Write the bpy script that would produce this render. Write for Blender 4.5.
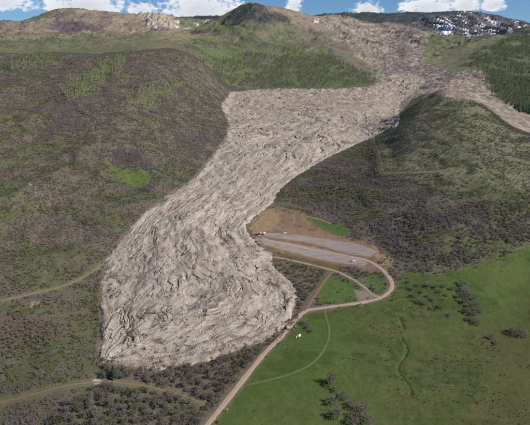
import bpy, bmesh, math, random
import numpy as np
from mathutils import Vector

random.seed(7)
RNG = np.random.default_rng(11)
for o in list(bpy.data.objects):
    bpy.data.objects.remove(o)
S = bpy.context.scene
C = S.collection

# ------------------------------------------------------------------ camera
PW, PH, F = 530.0, 425.0, 509.0          # photograph size and focal length in its pixels
HORIZON = 45.0                           # eye-level row in the photograph
PITCH = math.atan((PH / 2 - HORIZON) / F)
CAM_H = 250.0                            # metres above the gravel pad
cam = bpy.data.cameras.new('camera')
cam.sensor_width = 36.0
cam.lens = 36.0 * F / PW
cam.clip_start = 1.0
cam.clip_end = 60000.0
camo = bpy.data.objects.new('camera', cam)
camo.location = (0, 0, CAM_H)
camo.rotation_euler = (math.pi / 2 - PITCH, 0, 0)
C.objects.link(camo)
S.camera = camo

# ------------------------------------------------------------------ sky, sun, exposure
SUN_EL, SUN_AZ = math.radians(38), math.radians(106)     # azimuth clockwise from +Y
world = bpy.data.worlds.new('World')
S.world = world
world.use_nodes = True
world.cycles.sampling_method = 'MANUAL'
world.cycles.sample_map_resolution = 512
wt = world.node_tree
wt.nodes.clear()


class NB:
    """small node-building helper"""
    def __init__(self, tree):
        self.t = tree

    def n(self, kind, **kw):
        nd = self.t.nodes.new(kind)
        for k, v in kw.items():
            setattr(nd, k, v)
        return nd

    def put(self, sock, v):
        if v is None:
            return
        if isinstance(v, bpy.types.NodeSocket):
            self.t.links.new(v, sock)
        else:
            sock.default_value = v

    def m(self, op, a, b=None, c=None, clamp=False):
        nd = self.n('ShaderNodeMath', operation=op, use_clamp=clamp)
        self.put(nd.inputs[0], a)
        self.put(nd.inputs[1], b)
        self.put(nd.inputs[2], c)
        return nd.outputs[0]

    def mix(self, f, a, b, blend='MIX'):
        nd = self.n('ShaderNodeMix', data_type='RGBA', blend_type=blend)
        self.put(nd.inputs[0], f)
        self.put(nd.inputs[6], a if isinstance(a, bpy.types.NodeSocket) else (*a, 1)[:4])
        self.put(nd.inputs[7], b if isinstance(b, bpy.types.NodeSocket) else (*b, 1)[:4])
        return nd.outputs[2]

    def ramp(self, f, lo, hi):
        nd = self.n('ShaderNodeMapRange', interpolation_type='SMOOTHSTEP')
        self.put(nd.inputs[0], f)
        nd.inputs[1].default_value = lo
        nd.inputs[2].default_value = hi
        return nd.outputs[0]

    def noise(self, vec, scale, detail=4.0, rough=0.55, dist=0.0):
        nd = self.n('ShaderNodeTexNoise')
        self.put(nd.inputs['Vector'], vec)
        nd.inputs['Scale'].default_value = scale
        nd.inputs['Detail'].default_value = detail
        nd.inputs['Roughness'].default_value = rough
        nd.inputs['Distortion'].default_value = dist
        return nd.outputs['Fac']


w = NB(wt)
sky = w.n('ShaderNodeTexSky', sky_type='NISHITA')
sky.sun_disc = False
sky.sun_elevation = SUN_EL
sky.sun_rotation = SUN_AZ
sky.altitude = 2600
sky.air_density = 1.0
sky.dust_density = 0.25
sky.ozone_density = 3.0
tc = w.n('ShaderNodeTexCoord').outputs['Generated']
sx = w.n('ShaderNodeSeparateXYZ')
wt.links.new(tc, sx.inputs[0])
az = w.m('ARCTAN2', sx.outputs[0], sx.outputs[1])
el = w.m('ARCSINE', sx.outputs[2])
cxyz = w.n('ShaderNodeCombineXYZ')                    # cloud texture space: azimuth, stretched elevation
w.put(cxyz.inputs[0], az)
w.put(cxyz.inputs[1], w.m('MULTIPLY', el, 1.5))
cvec = cxyz.outputs[0]
n1 = w.noise(cvec, 34.0, 5.0, 0.6)
n2 = w.noise(cvec, 110.0, 4.0, 0.6)
nn = w.m('ADD', w.m('MULTIPLY', w.m('SUBTRACT', n1, 0.5), 2.6), w.m('MULTIPLY', w.m('SUBTRACT', n2, 0.5), 2.2))
# cumulus banks standing on the skyline: (px, py of the base, half width, height) in the photograph
CLOUDS = [(18, 13, 30, 16), (97, 14, 42, 15), (150, 16, 16, 9), (205, 17, 42, 22), (293, 12, 9, 11),
          (360, 15, 17, 9), (417, 15, 26, 12), (452, 14, 16, 11), (476, 14, 13, 11), (60, 2, 30, 9), (140, -8, 70, 8),
          (-60, 14, 50, 22), (-150, 12, 60, 20), (600, 12, 40, 14), (700, 14, 60, 18)]
tot = None
for px, py, hw, hh in CLOUDS:
    a0 = math.atan((px - 265) / F)
    e0 = math.atan((HORIZON - py) / F)
    da = w.m('DIVIDE', w.m('SUBTRACT', az, a0), hw / F)
    de = w.m('DIVIDE', w.m('SUBTRACT', el, e0), hh / F)
    # flat base: falls off fast below the base, slowly above it
    de = w.m('MAXIMUM', de, w.m('MULTIPLY', de, -3.0))
    d2 = w.m('ADD', w.m('MULTIPLY', da, da), w.m('MULTIPLY', de, de))
    b = w.m('SUBTRACT', 1.0, d2)
    b = w.m('MAXIMUM', b, -1.0)
    tot = b if tot is None else w.m('MAXIMUM', tot, b)
dens = w.m('ADD', tot, nn)
# the same broken cumulus over the rest of the sky
hi = w.m('SUBTRACT', w.m('MULTIPLY', w.noise(tc, 3.2, 6.0, 0.6), 6.0), 3.6)
hi = w.m('ADD', hi, w.m('MULTIPLY', w.ramp(el, 0.16, 0.30), 1.0))
hi = w.m('SUBTRACT', hi, 1.0)
dens = w.m('MAXIMUM', dens, hi)
cmask = w.ramp(dens, -0.1, 0.75)
shade = w.ramp(w.m('ADD', dens, w.m('MULTIPLY', nn, -0.9)), 0.3, 1.5)
ccol = w.mix(shade, (15.5, 15.6, 16.0), (9.5, 10.2, 11.6))
skyc = w.mix(1.0, sky.outputs[0], (0.72, 1.05, 1.40), 'MULTIPLY')
wcol = w.mix(w.m('MULTIPLY', cmask, 0.93), skyc, ccol)
bg = w.n('ShaderNodeBackground')
w.put(bg.inputs[0], wcol)
bg.inputs[1].default_value = 0.052
wo = w.n('ShaderNodeOutputWorld')
wt.links.new(bg.outputs[0], wo.inputs[0])

sun = bpy.data.lights.new('sun', 'SUN')
sun.energy = 5.0
sun.angle = math.radians(0.5)
sun.color = (1.0, 0.95, 0.88)
suno = bpy.data.objects.new('sun', sun)
sd = Vector((math.cos(SUN_EL) * math.sin(SUN_AZ), math.cos(SUN_EL) * math.cos(SUN_AZ), math.sin(SUN_EL)))
suno.rotation_euler = sd.to_track_quat('Z', 'Y').to_euler()
suno.location = (300, -200, 900)
C.objects.link(suno)

S.render.engine = 'CYCLES'
S.view_settings.view_transform = 'Standard'
S.view_settings.look = 'None'
S.view_settings.exposure = 0.24
S.view_settings.gamma = 1.0
S.view_settings.use_curve_mapping = False
S.cycles.max_bounces = 4
S.cycles.diffuse_bounces = 2
S.cycles.volume_bounces = 0

# ------------------------------------------------------------------ noise on arrays
_perm = np.random.default_rng(5).permutation(256)
_perm = np.concatenate([_perm, _perm]).astype(np.int64)
_ang = np.linspace(0, 2 * np.pi, 256, endpoint=False)
_gx, _gy = np.cos(_ang), np.sin(_ang)


def perlin(x, y, seed=0):
    x = np.asarray(x, float) + seed * 17.13
    y = np.asarray(y, float) - seed * 9.71
    xi, yi = np.floor(x).astype(np.int64), np.floor(y).astype(np.int64)
    xf, yf = x - xi, y - yi
    u = xf * xf * xf * (xf * (xf * 6 - 15) + 10)
    v = yf * yf * yf * (yf * (yf * 6 - 15) + 10)

    def g(ix, iy, dx, dy):
        h = _perm[_perm[ix & 255] + (iy & 255)]
        return _gx[h] * dx + _gy[h] * dy
    a = g(xi, yi, xf, yf)
    b = g(xi + 1, yi, xf - 1, yf)
    c = g(xi, yi + 1, xf, yf - 1)
    d = g(xi + 1, yi + 1, xf - 1, yf - 1)
    return ((a + u * (b - a)) * (1 - v) + (c + u * (d - c)) * v) * 1.5


def fbm(x, y, oct=4, seed=0, gain=0.5):
    r, a, f = 0, 1.0, 1.0
    for k in range(oct):
        r = r + a * perlin(x * f, y * f, seed + k * 3)
        a *= gain
        f *= 2.03
    return r


def ridged(x, y, oct=4, seed=0, gain=0.55):
    r, a, f = 0, 1.0, 1.0
    for k in range(oct):
        r = r + a * (1 - np.abs(perlin(x * f, y * f, seed + k * 5)) * 2)
        a *= gain
        f *= 2.07
    return r


def sstep(x, a, b):
    t = np.clip((x - a) / (b - a), 0, 1)
    return t * t * (3 - 2 * t)


# ------------------------------------------------------------------ terrain: sight lines with distances give a height field
def ray(px, py):
    a = (np.asarray(px, float) - PW / 2) / F
    b = (PH / 2 - np.asarray(py, float)) / F
    k = math.cos(PITCH) + b * math.sin(PITCH)
    return a / k, (-math.sin(PITCH) + b * math.cos(PITCH)) / k      # x/y and (z-h)/y


CTRL = {
    -160: [(425, 320), (300, 450), (200, 650), (150, 800), (100, 1000), (60, 1350), (50, 1500), (60, 1900), (50, 2700), (38, 3600), (26, 5000), (34, 6500), (45, 9000)],
    0: [(425, 325), (350, 395), (300, 465), (250, 560), (200, 690), (150, 870), (100, 1150), (70, 1420), (54, 1650), (62, 2000), (51, 2700), (40, 3400), (28, 4600), (22, 5300), (30, 6500), (42, 9000)],
    40: [(17, 5450)],
    60: [(425, 315), (350, 390), (300, 472), (250, 575), (200, 715), (150, 900), (100, 1180), (70, 1450), (53, 1700), (62, 2050), (50, 2750), (38, 3500), (25, 4700), (9.5, 5500), (20, 6500), (40, 9000)],
    95: [(11.5, 5500)],
    130: [(425, 310), (300, 480), (250, 600), (200, 740), (150, 930), (100, 1230), (70, 1520), (51, 1800), (60, 2150), (48, 2800), (38, 3500), (26, 4700), (14, 5600), (25, 6600), (40, 9000)],
    172: [(150, 1000), (120, 1200), (90, 1430), (65, 1700), (49, 1920), (58, 2250), (47, 2800), (36, 3500), (28, 4700), (17, 5800), (25, 7500)],
    205: [(150, 1060), (120, 1320), (90, 1640), (64, 1980), (72, 2200), (58, 2500), (45, 3000), (32, 3900), (25, 4700), (30, 5500), (16.5, 7000), (26, 9000)],
    228: [(190, 850), (150, 1110), (120, 1420), (100, 1800), (86, 2120), (75, 2400), (60, 2750), (45, 3200), (30, 3800), (15, 4250), (24, 5500), (18, 7000)],
    250: [(425, 308), (300, 485), (240, 641), (200, 801), (150, 1137), (120, 1492), (100, 1860), (89, 2180), (75, 2500), (60, 2850), (45, 3250), (25, 3750), (4.5, 4200), (20, 5000), (25, 7000), (30, 9000)],
    290: [(120, 1492), (89, 2190), (75, 2520), (60, 2900), (45, 3350), (25, 3950), (10.5, 4500), (20, 5200), (30, 8000)],
    330: [(425, 308), (300, 485), (240, 641), (200, 790), (170, 950), (150, 1120), (120, 1480), (89, 2180), (75, 2500), (60, 2900), (45, 3400), (30, 4200), (19, 5000), (14, 6000), (25, 8000)],
    370: [(300, 485), (270, 550), (240, 630), (200, 760), (150, 1080), (128, 1380), (110, 1680), (89, 2150), (75, 2600), (60, 3050), (45, 3600), (30, 4500), (22, 5200), (14.5, 6000), (25, 8500)],
    400: [(425, 310), (300, 485), (270, 545), (240, 620), (200, 735), (150, 970), (114, 1380), (115, 1600), (108, 1750), (89, 2150), (75, 2600), (60, 3050), (45, 3700), (30, 4600), (22, 5200), (14.5, 6000), (25, 8500)],
    440: [(425, 310), (300, 485), (270, 540), (240, 600), (200, 710), (150, 920), (110, 1160), (91, 1320), (97, 1600), (88, 2000), (75, 2500), (60, 3000), (45, 3600), (36, 4200), (28, 5000), (14.5, 6000), (25, 8500)],
    480: [(425, 312), (300, 487), (260, 560), (240, 600), (200, 705), (150, 900), (120, 1070), (103, 1240), (108, 1450), (99, 1750), (85, 2150), (65, 2600), (45, 3200), (37, 3600), (38, 4200), (28, 5200), (14, 6200), (25, 8500)],
    530: [(425, 315), (300, 490), (255, 575), (240, 600), (200, 700), (160, 880), (133, 1080), (136, 1250), (125, 1500), (105, 1850), (80, 2300), (55, 2850), (38, 3400), (28, 3900), (33, 4600), (24, 6200), (35, 8500)],
    680: [(425, 320), (255, 580), (200, 700), (160, 860), (140, 1020), (142, 1200), (130, 1450), (105, 1800), (70, 2400), (40, 3200), (28, 3800), (33, 4600), (30, 6200), (40, 8500)],
}
SLOPE = 0.05
plane_t = lambda Y: (SLOPE * (Y - 641.0) - CAM_H) / Y
cu, cl, cr = [], [], []
for px, lst in CTRL.items():
    for py, Y in lst:
        u_, t_ = ray(px, py)
        cu.append(u_ * 2.6)
        cl.append(math.log(Y))
        cr.append(t_ - plane_t(Y))
cu, cl, cr = map(np.array, (cu, cl, cr))


def tps(r2):
    return 0.5 * r2 * np.log(r2 + 1e-9)


N = len(cu)
A = np.zeros((N + 3, N + 3))
A[:N, :N] = tps((cu[:, None] - cu[None]) ** 2 + (cl[:, None] - cl[None]) ** 2) + np.eye(N) * 2e-4
A[:N, N] = A[N, :N] = 1
A[:N, N + 1] = A[N + 1, :N] = cu
A[:N, N + 2] = A[N + 2, :N] = cl
sol = np.linalg.solve(A, np.concatenate([cr, [0, 0, 0]]))

# fan-shaped grid: finer near the viewpoint, coarser far off
NU, NV = 860, 860
U0, U1, Y0, Y1 = -0.76, 0.76, 190.0, 9000.0
Qf = lambda Y: np.log(Y) - 400.0 / Y
_yt = np.geomspace(Y0, Y1, 4000)
_qt = Qf(_yt)
UU = np.linspace(U0, U1, NU)
QQ = np.linspace(_qt[0], _qt[-1], NV)
YY = np.interp(QQ, _qt, _yt)
gu, gy = np.meshgrid(UU, YY)                # shape (NV, NU)
# the spline on a coarse lattice, then refined
cU = np.linspace(U0, U1, 200)
cQ = np.linspace(QQ[0], QQ[-1], 300)
cY = np.interp(cQ, _qt, _yt)
a_, b_ = np.meshgrid(cU * 2.6, np.log(cY))
pts = np.stack([a_.ravel(), b_.ravel()], 1)
val = np.zeros(len(pts))
for i in range(0, len(pts), 10000):
    p = pts[i:i + 10000]
    val[i:i + 10000] = tps((p[:, :1] - cu) ** 2 + (p[:, 1:] - cl) ** 2) @ sol[:N] + sol[N] + p @ sol[N + 1:]
val = val.reshape(a_.shape)


def bil(grid, fu, fv):
    h, wd = grid.shape
    fu = np.clip(fu, 0, wd - 1.001)
    fv = np.clip(fv, 0, h - 1.001)
    iu, iv = fu.astype(int), fv.astype(int)
    a, b = fu - iu, fv - iv
    return (grid[iv, iu] * (1 - a) * (1 - b) + grid[iv, iu + 1] * a * (1 - b)
            + grid[iv + 1, iu] * (1 - a) * b + grid[iv + 1, iu + 1] * a * b)


FU = (gu - U0) / (U1 - U0)
FV = ((Qf(gy) - QQ[0]) / (QQ[-1] - QQ[0]))
res = bil(val, FU * 199, FV * 299)
Z = CAM_H + gy * (plane_t(gy) + res)
X = gu * gy
Yg = gy


def sample(grid, x, y):
    x, y = np.asarray(x, float), np.asarray(y, float)
    return bil(grid, (x / y - U0) / (U1 - U0) * (NU - 1), (Qf(y) - QQ[0]) / (QQ[-1] - QQ[0]) * (NV - 1))


_ys = np.geomspace(195, 8900, 2600)


def hit(px, py):
    """where the sight line of a photo pixel first meets the ground -> x, y"""
    u, t = ray(px, py)
    zt = sample(Z, u * _ys, _ys)
    d = zt - (CAM_H + t * _ys)
    k = np.argmax(d > 0) if (d > 0).any() else int(np.argmax(d / _ys))
    if k > 0 and d[k] > 0:
        f = d[k - 1] / (d[k - 1] - d[k])
        y = _ys[k - 1] + f * (_ys[k] - _ys[k - 1])
    else:
        y = _ys[k]
    return u * y, y


def hits(lst):
    return np.array([hit(*p) for p in lst])


def seg_dist(x, y, poly, closed):
    best = np.full(x.shape, 1e9)
    n = len(poly)
    for i in range(n if closed else n - 1):
        ax, ay = poly[i]
        bx, by = poly[(i + 1) % n]
        dx, dy = bx - ax, by - ay
        L = dx * dx + dy * dy + 1e-9
        tt = np.clip(((x - ax) * dx + (y - ay) * dy) / L, 0, 1)
        best = np.minimum(best, (x - ax - tt * dx) ** 2 + (y - ay - tt * dy) ** 2)
    return np.sqrt(best)


def inside(x, y, poly):
    r = np.zeros(x.shape, bool)
    n = len(poly)
    for i in range(n):
        ax, ay = poly[i]
        bx, by = poly[(i + 1) % n]
        if ay == by:
            continue
        r ^= ((ay > y) != (by > y)) & (x < (bx - ax) * (y - ay) / (by - ay) + ax)
    return r


def sdist(x, y, poly, margin=150.0):
    """signed distance in metres, positive inside, worked out only near the polygon"""
    margin = float(margin)
    out = np.full(x.shape, -margin)
    m = (x > poly[:, 0].min() - margin) & (x < poly[:, 0].max() + margin) & (y > poly[:, 1].min() - margin) & (y < poly[:, 1].max() + margin)
    d = seg_dist(x[m], y[m], poly, True)
    out[m] = np.where(inside(x[m], y[m], poly), d, -d)
    return np.maximum(out, -margin)


def smooth_line(p, step=3.0):
    p = np.asarray(p, float)
    q = np.vstack([2 * p[0] - p[1], p, 2 * p[-1] - p[-2]])
    out = []
    for i in range(1, len(q) - 2):
        n = max(2, int(np.linalg.norm(q[i + 1] - q[i]) / step))
        for t in np.linspace(0, 1, n, endpoint=False):
            a, b, c, d = q[i - 1], q[i], q[i + 1], q[i + 2]
            out.append(0.5 * (2 * b + (c - a) * t + (2 * a - 5 * b + 4 * c - d) * t * t + (3 * b - a - 3 * c + d) * t ** 3))
    out.append(p[-1])
    return np.array(out)


SLIDE_PX = [(226, 98), (236, 92), (260, 89.5), (300, 89), (340, 88.5), (375, 86), (392, 80), (408, 74), (424, 80), (416, 90), (405, 99), (399, 106), (400, 118), (396, 127),
            (380, 134), (360, 143), (335, 154), (310, 168), (290, 181), (278, 192), (272, 204), (258, 214), (250, 222), (247, 231),
            (254, 241), (266, 249), (273, 258), (271, 265), (285, 277), (294, 288), (297, 297), (294, 311), (285, 325), (272, 337), (255, 345),
            (235, 351), (215, 359), (190, 366), (160, 370), (130, 367), (102, 363), (99, 345), (102, 320), (100, 300), (102, 285), (106, 264),
            (114, 248), (127, 231), (142, 215), (160, 201), (174, 191), (188, 183), (198, 173), (207, 163), (216, 151), (225, 138), (228, 122), (222, 107)]
FLOW_PX = [(205, 368), (196, 320), (196, 265), (214, 212), (245, 165), (285, 130), (330, 110), (370, 98), (398, 88), (400, 68), (385, 45)]
ROADS = {   # name: (pixels, width in metres, surface)
    'dirt_road': ([(196, 437), (207, 425), (232, 394), (264, 354), (283, 335), (297, 318), (307, 310)], 5.6, 'pink'),
    'loop_road': ([(307, 310), (322, 308), (340, 305.5), (362, 302.5), (380, 298), (390, 291), (392, 284), (388, 276), (380, 268), (368, 261), (352, 257), (330, 253), (300, 247), (272, 241), (262, 238)], 5.6, 'pink'),
    'cut_road': ([(305, 311), (311, 301), (318, 290), (325, 280), (331, 272)], 5.0, 'brown'),
    'lower_road': ([(274, 257), (290, 260), (312, 265), (335, 271), (352, 279), (364, 287), (373, 295), (381, 297)], 4.2, 'pale'),
    'field_track': ([(246, 385), (268, 380), (290, 374), (312, 363), (325, 347), (329, 332), (326, 318), (324, 309)], 3.0, 'grassy'),
    'hillside_track': ([(-12, 303), (10, 299), (35, 293), (60, 287), (80, 279), (95, 270), (106, 261)], 2.8, 'olive'),
    'thicket_track': ([(-10, 404), (15, 399), (45, 391), (70, 385), (98, 382), (130, 384), (160, 389), (185, 396), (205, 405)], 1.7, 'olive'),
    'ridge_track': ([(373, 138), (377, 150), (381, 162), (384, 173), (402, 173), (430, 172), (455, 169)], 4.5, 'olive'),
    'contour_track': ([(331, 224), (318, 219), (307, 216.5)], 2.5, 'pale'),
}
PAD_PX = [(254, 236), (270, 232.5), (296, 232), (325, 236), (352, 243), (368, 248), (374, 255), (372, 263), (360, 266), (340, 263), (315, 258), (290, 253), (268, 247)]

slide_poly = smooth_line(np.vstack([hits(SLIDE_PX), hits(SLIDE_PX[:1])]), 12.0)[:-1]
pad_poly = hits(PAD_PX)
road_lines = {k: smooth_line(hits(v[0]), 3.0) for k, v in ROADS.items()}
slide_d = sdist(X, Yg, slide_poly, 200)
pad_d = sdist(X, Yg, pad_poly, 60)
road_d = np.full(X.shape, 60.0)
for k, ln in road_lines.items():
    m = (X > ln[:, 0].min() - 60) & (X < ln[:, 0].max() + 60) & (Yg > ln[:, 1].min() - 60) & (Yg < ln[:, 1].max() + 60)
    road_d[m] = np.minimum(road_d[m], seg_dist(X[m], Yg[m], ln[::2] if len(ln) > 20 else ln, False))

# relief: gullies and spurs on the slopes, low swells on the valley floor
HILL_R_PX = [(272, 196), (300, 180), (335, 160), (362, 146), (397, 127), (401, 112), (412, 100), (438, 91), (480, 104), (540, 136), (640, 150), (640, 235), (530, 246), (500, 262), (455, 268), (430, 275), (400, 262), (385, 250), (372, 244), (350, 218), (320, 210), (290, 206)]
hill_r = sdist(X, Yg, hits(HILL_R_PX), 200)
gx, gyw = X, Yg
wx = X + 40 * fbm(X / 180, Yg / 180, 3, 1)
wy = Yg + 40 * fbm(X / 180, Yg / 180, 3, 4)
left_f = sstep(-gu, 0.10, 0.28) * sstep(Yg, 420, 620) * sstep(2600 - Yg, 0, 600)
right_f = sstep(hill_r, 5, 70)
far_f = sstep(Yg, 2100, 2900) * (1 - 0.85 * sstep(slide_d, -120, 0))
rough_near = 8.0 * (ridged(wx / 170, wy / 280, 3, 8, 0.45) - 1.0) + 0.9 * fbm(X / 14, Yg / 14, 3, 21)
rough_far = 26 * (ridged(wx / 520, wy / 620, 5, 13) - 1.1) + 6 * (ridged(wx / 95, wy / 130, 3, 31) - 1)
sup = sstep(road_d, 3, 26) * sstep(-pad_d, 0, 25) * sstep(-slide_d, 2, 60)
Z = Z + sup * (left_f + 0.55 * right_f) * rough_near + far_f * rough_far * sstep(Yg, 2100, 4200)
Z = Z + sup * (Yg < 900) * 0.16 * fbm(X / 6, Yg / 6, 2, 9)
Z = Z + sup * (1 - far_f) * (0.35 * fbm(X / 22, Yg / 22, 3, 2) + 0.8 * fbm(X / 90, Yg / 90, 2, 6))

# a narrow creek cut through the rough meadow
creek_ln = smooth_line(hits([(399, 318), (403, 328), (401, 338), (407, 347), (405, 356), (399, 364), (399, 372), (406, 382), (411, 392), (409, 404)]), 3.0)
creek_d = np.full(X.shape, 60.0)
cm_ = (X > creek_ln[:, 0].min() - 20) & (X < creek_ln[:, 0].max() + 20) & (Yg > creek_ln[:, 1].min() - 20) & (Yg < creek_ln[:, 1].max() + 20)
creek_d[cm_] = seg_dist(X[cm_], Yg[cm_], creek_ln, False)
Z = Z - 0.8 * sstep(creek_d + 0.8 * fbm(X / 8, Yg / 8, 2, 181), 2.2, 0.4) * sstep(fbm(X / 30, Yg / 30, 2, 183), -0.45, 0.0)

# ------------------------------------------------------------------ ground cover: regions on the land and what they are made of
def region(px_poly, soft=12.0, warp=0.0, wl=30.0, seed=50):
    mg = max(60.0, soft * 3 + warp * 2)
    d = sdist(X, Yg, hits(px_poly), mg)
    if warp:
        m = (d > -mg + 0.01) & (d < soft + 2 * warp)
        d[m] += warp * fbm(X[m] / wl, Yg[m] / wl, 4, seed)
    return sstep(d, -soft, soft)


FIELD_PX = [(205, 437), (234, 397), (266, 356), (287, 337), (300, 319), (312, 313), (345, 309), (375, 306), (392, 300), (400, 286), (405, 272), (430, 276), (455, 270), (500, 262), (530, 246), (640, 240), (700, 437)]
CREEK_PX = [(399, 318), (403, 328), (401, 338), (407, 347), (405, 356), (399, 364), (399, 372), (406, 382), (411, 392), (409, 404)]
CREEK_BAND = [(x - 3.0, y) for x, y in CREEK_PX] + [(x + 3.0, y) for x, y in CREEK_PX[::-1]]
MEADOW_PX = [(350, 312), (395, 300), (402, 284), (430, 286), (450, 300), (470, 325), (500, 345), (545, 350), (620, 437), (385, 437), (372, 395), (352, 350)]
PURPLE = np.array((0.150, 0.122, 0.122))
SOIL = np.array((0.125, 0.104, 0.078))
OLIVE = np.array((0.090, 0.096, 0.044))
GRASS = np.array((0.064, 0.098, 0.024))
ALB = np.empty(X.shape + (3,))


def lay(mask, col, k=1.0):
    global ALB
    mm = np.clip(mask * k, 0, 1)[..., None]
    ALB = ALB * (1 - mm) + mm * np.asarray(col)


nA = fbm(wx / 120, wy / 70, 5, 60)
nB = fbm(wx / 40, wy / 26, 4, 70)
nC = fbm(X / 12, Yg / 9, 3, 75)
green_near = np.clip(0.40 + 1.2 * nA + 0.7 * nB + 0.25 * nC + 0.25 * sstep(hill_r, 0, 60) + 0.15 * sstep(-gu, 0.3, 0.5) - 0.42 * sstep(-gu, -0.05, 0.1) * sstep(Yg + 150 * nA, 760, 1150), 0, 1)
ALB[:] = SOIL
lay(green_near, OLIVE)
lay(sstep(0.6 * nB + 0.5 * nC, 0.15, 0.6), PURPLE, 0.55)
# lower left: green grass strip running down to the corner
grassL = region([(-80, 437), (-80, 372), (0, 372), (40, 362), (75, 348), (95, 322), (99, 352), (84, 372), (50, 388), (30, 410), (20, 437)], 10, 9, 25)
lay(grassL, (0.082, 0.088, 0.038), 0.55)
lay(grassL * sstep(nB + nC, 0.0, 0.6), (0.135, 0.118, 0.100), 0.7)
lay(region([(-90, 330), (0, 318), (35, 315), (62, 322), (70, 335), (40, 348), (0, 352), (-90, 360)], 8, 12, 25), (0.125, 0.085, 0.068), 0.75)
# right hill: dull olive on the crest, browner on the foot
crest = region([(385, 120), (402, 110), (440, 92), (480, 106), (530, 140), (620, 160), (620, 190), (500, 190), (420, 176), (384, 170)], 30, 25, 90)
lay(region([(385, 120), (402, 110), (440, 92), (480, 106), (530, 140), (620, 160), (620, 190), (500, 190), (420, 176), (384, 170)], 30, 25, 90), (0.160, 0.156, 0.094), 0.8)
# meadow in the left hillside and the green patches by the pad
mead = region([(105, 160), (118, 168), (132, 170), (150, 172), (150, 184), (140, 189), (128, 185), (116, 175)], 3, 4, 25)
lay(mead, (0.088, 0.122, 0.036))
field = region(FIELD_PX, 4, 5, 18)
rough = region(MEADOW_PX, 22, 20, 40)
lay(field, GRASS)
lay(field * rough, (0.070, 0.080, 0.028), 0.8)
lay(field * rough * sstep(fbm(X / 10, Yg / 8, 4, 177) + 0.5 * nA, 0.1, 0.45), (0.042, 0.054, 0.020), 0.75)
lay(field * rough * sstep(fbm(X / 16, Yg / 12, 4, 178), 0.25, 0.5), (0.105, 0.088, 0.050), 0.6)
lay(field * sstep(nB, 0.0, 0.5), (0.080, 0.106, 0.029), 0.6)
lay(field * sstep(fbm(X / 55, Yg / 30, 4, 171), 0.1, 0.5), (0.044, 0.070, 0.018), 0.7)
lay(field * sstep(fbm(X / 5, Yg / 4, 3, 173), 0.15, 0.6), (0.050, 0.074, 0.022), 0.5)
lay(field * sstep(fbm(X / 130, Yg / 80, 3, 174), 0.0, 0.4), (0.090, 0.104, 0.033), 0.5)
lay(field * rough * sstep(nC + nB, 0.2, 0.9), (0.088, 0.076, 0.036), 0.6)
lay(region([(480, 350), (505, 320), (530, 300), (620, 290), (620, 437), (470, 437)], 30, 25, 60) * field, (0.072, 0.066, 0.026), 0.7)  # browner grass, with the darkening of the lower-right corner put into its colour
lay(region([(300, 214), (318, 219), (347, 227), (350, 234), (338, 238), (322, 234), (306, 224)], 2, 2, 15), (0.070, 0.118, 0.030))
lay(region([(366, 277), (378, 275), (386, 283), (384, 291), (374, 289), (366, 284)], 2, 2, 15), (0.070, 0.112, 0.030))
lay(region([(318, 303), (322, 285), (330, 274), (352, 284), (366, 296), (362, 300), (340, 303)], 3, 2, 15), (0.076, 0.112, 0.032))
# bare earth round the pad
brown = region([(247, 232), (252, 220), (262, 211), (280, 206), (300, 211), (312, 222), (330, 233), (352, 238), (372, 244), (380, 252), (384, 266), (376, 274), (352, 268), (338, 272), (300, 262), (272, 256), (262, 246)], 4, 6, 20)
lay(brown, (0.195, 0.126, 0.082), 0.92)
lay(brown * sstep(nC + 0.6 * nB, 0.0, 0.6), (0.105, 0.092, 0.045), 0.6)
lay(brown * sstep(fbm(X / 7, Yg / 18, 4, 187), 0.1, 0.5), (0.225, 0.165, 0.115), 0.6)
lay(region([(247, 232), (252, 219), (262, 210), (275, 208), (280, 222), (272, 230), (256, 234)], 3, 4, 15), (0.290, 0.200, 0.118), 0.7)
lay(region([(268, 226), (300, 228), (330, 234), (352, 242), (366, 246), (350, 247), (320, 240), (292, 234)], 2.5, 4, 14), (0.245, 0.150, 0.105), 0.7)
lay(region([(372, 246), (380, 247), (392, 260), (394, 268), (386, 270), (376, 258)], 2, 3, 12), (0.270, 0.190, 0.105), 0.85)
lay(region([(274, 252), (300, 257), (338, 265), (350, 268), (340, 272), (306, 263), (280, 257)], 2, 2, 12), (0.105, 0.078, 0.034), 0.85)
lay(region([(355, 290), (366, 291), (376, 296), (370, 301), (358, 301)], 2, 1, 9), (0.215, 0.170, 0.150), 0.9)
lay(region([(361, 262), (365, 262), (365.5, 306), (362, 306)], 1.5, 1, 9), (0.18, 0.16, 0.10), 0.45)
toe_strip = sstep(-slide_d, 7, 1) * sstep(slide_d, -60, -0.1)
lay(region([(262, 352), (288, 328), (302, 311), (299, 302), (292, 316), (270, 342)], 1.5, 2, 10), (0.115, 0.062, 0.050), 0.9)
lay(sstep(-slide_d, 5, 0) * (Yg < 1700), (0.16, 0.125, 0.10), 0.7)
for nm, k in (('hillside_track', 1), ('thicket_track', 1), ('ridge_track', 1), ('field_track', 0.0), ('dirt_road', 0.8), ('loop_road', 0.8)):
    ln = road_lines[nm]
    m = (X > ln[:, 0].min() - 15) & (X < ln[:, 0].max() + 15) & (Yg > ln[:, 1].min() - 15) & (Yg < ln[:, 1].max() + 15)
    dd = np.full(X.shape, 99.0)
    dd[m] = seg_dist(X[m], Yg[m], ln, False)
    lay(sstep(dd + 1.2 * nC, 6.5, 2.5), (0.165, 0.135, 0.080), 0.6 * k)
lay(region([(92, 380), (99, 379), (102, 382), (96, 385)], 1.5, 1, 8), (0.42, 0.36, 0.31))
lay(region([(24, 183), (30, 182), (30, 187), (26, 188)], 2, 2, 12), (0.36, 0.32, 0.22), 0.8)
lay(region([(35, 192), (44, 191), (43, 196), (36, 195)], 2, 3, 12), (0.30, 0.27, 0.18), 0.5)
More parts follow.
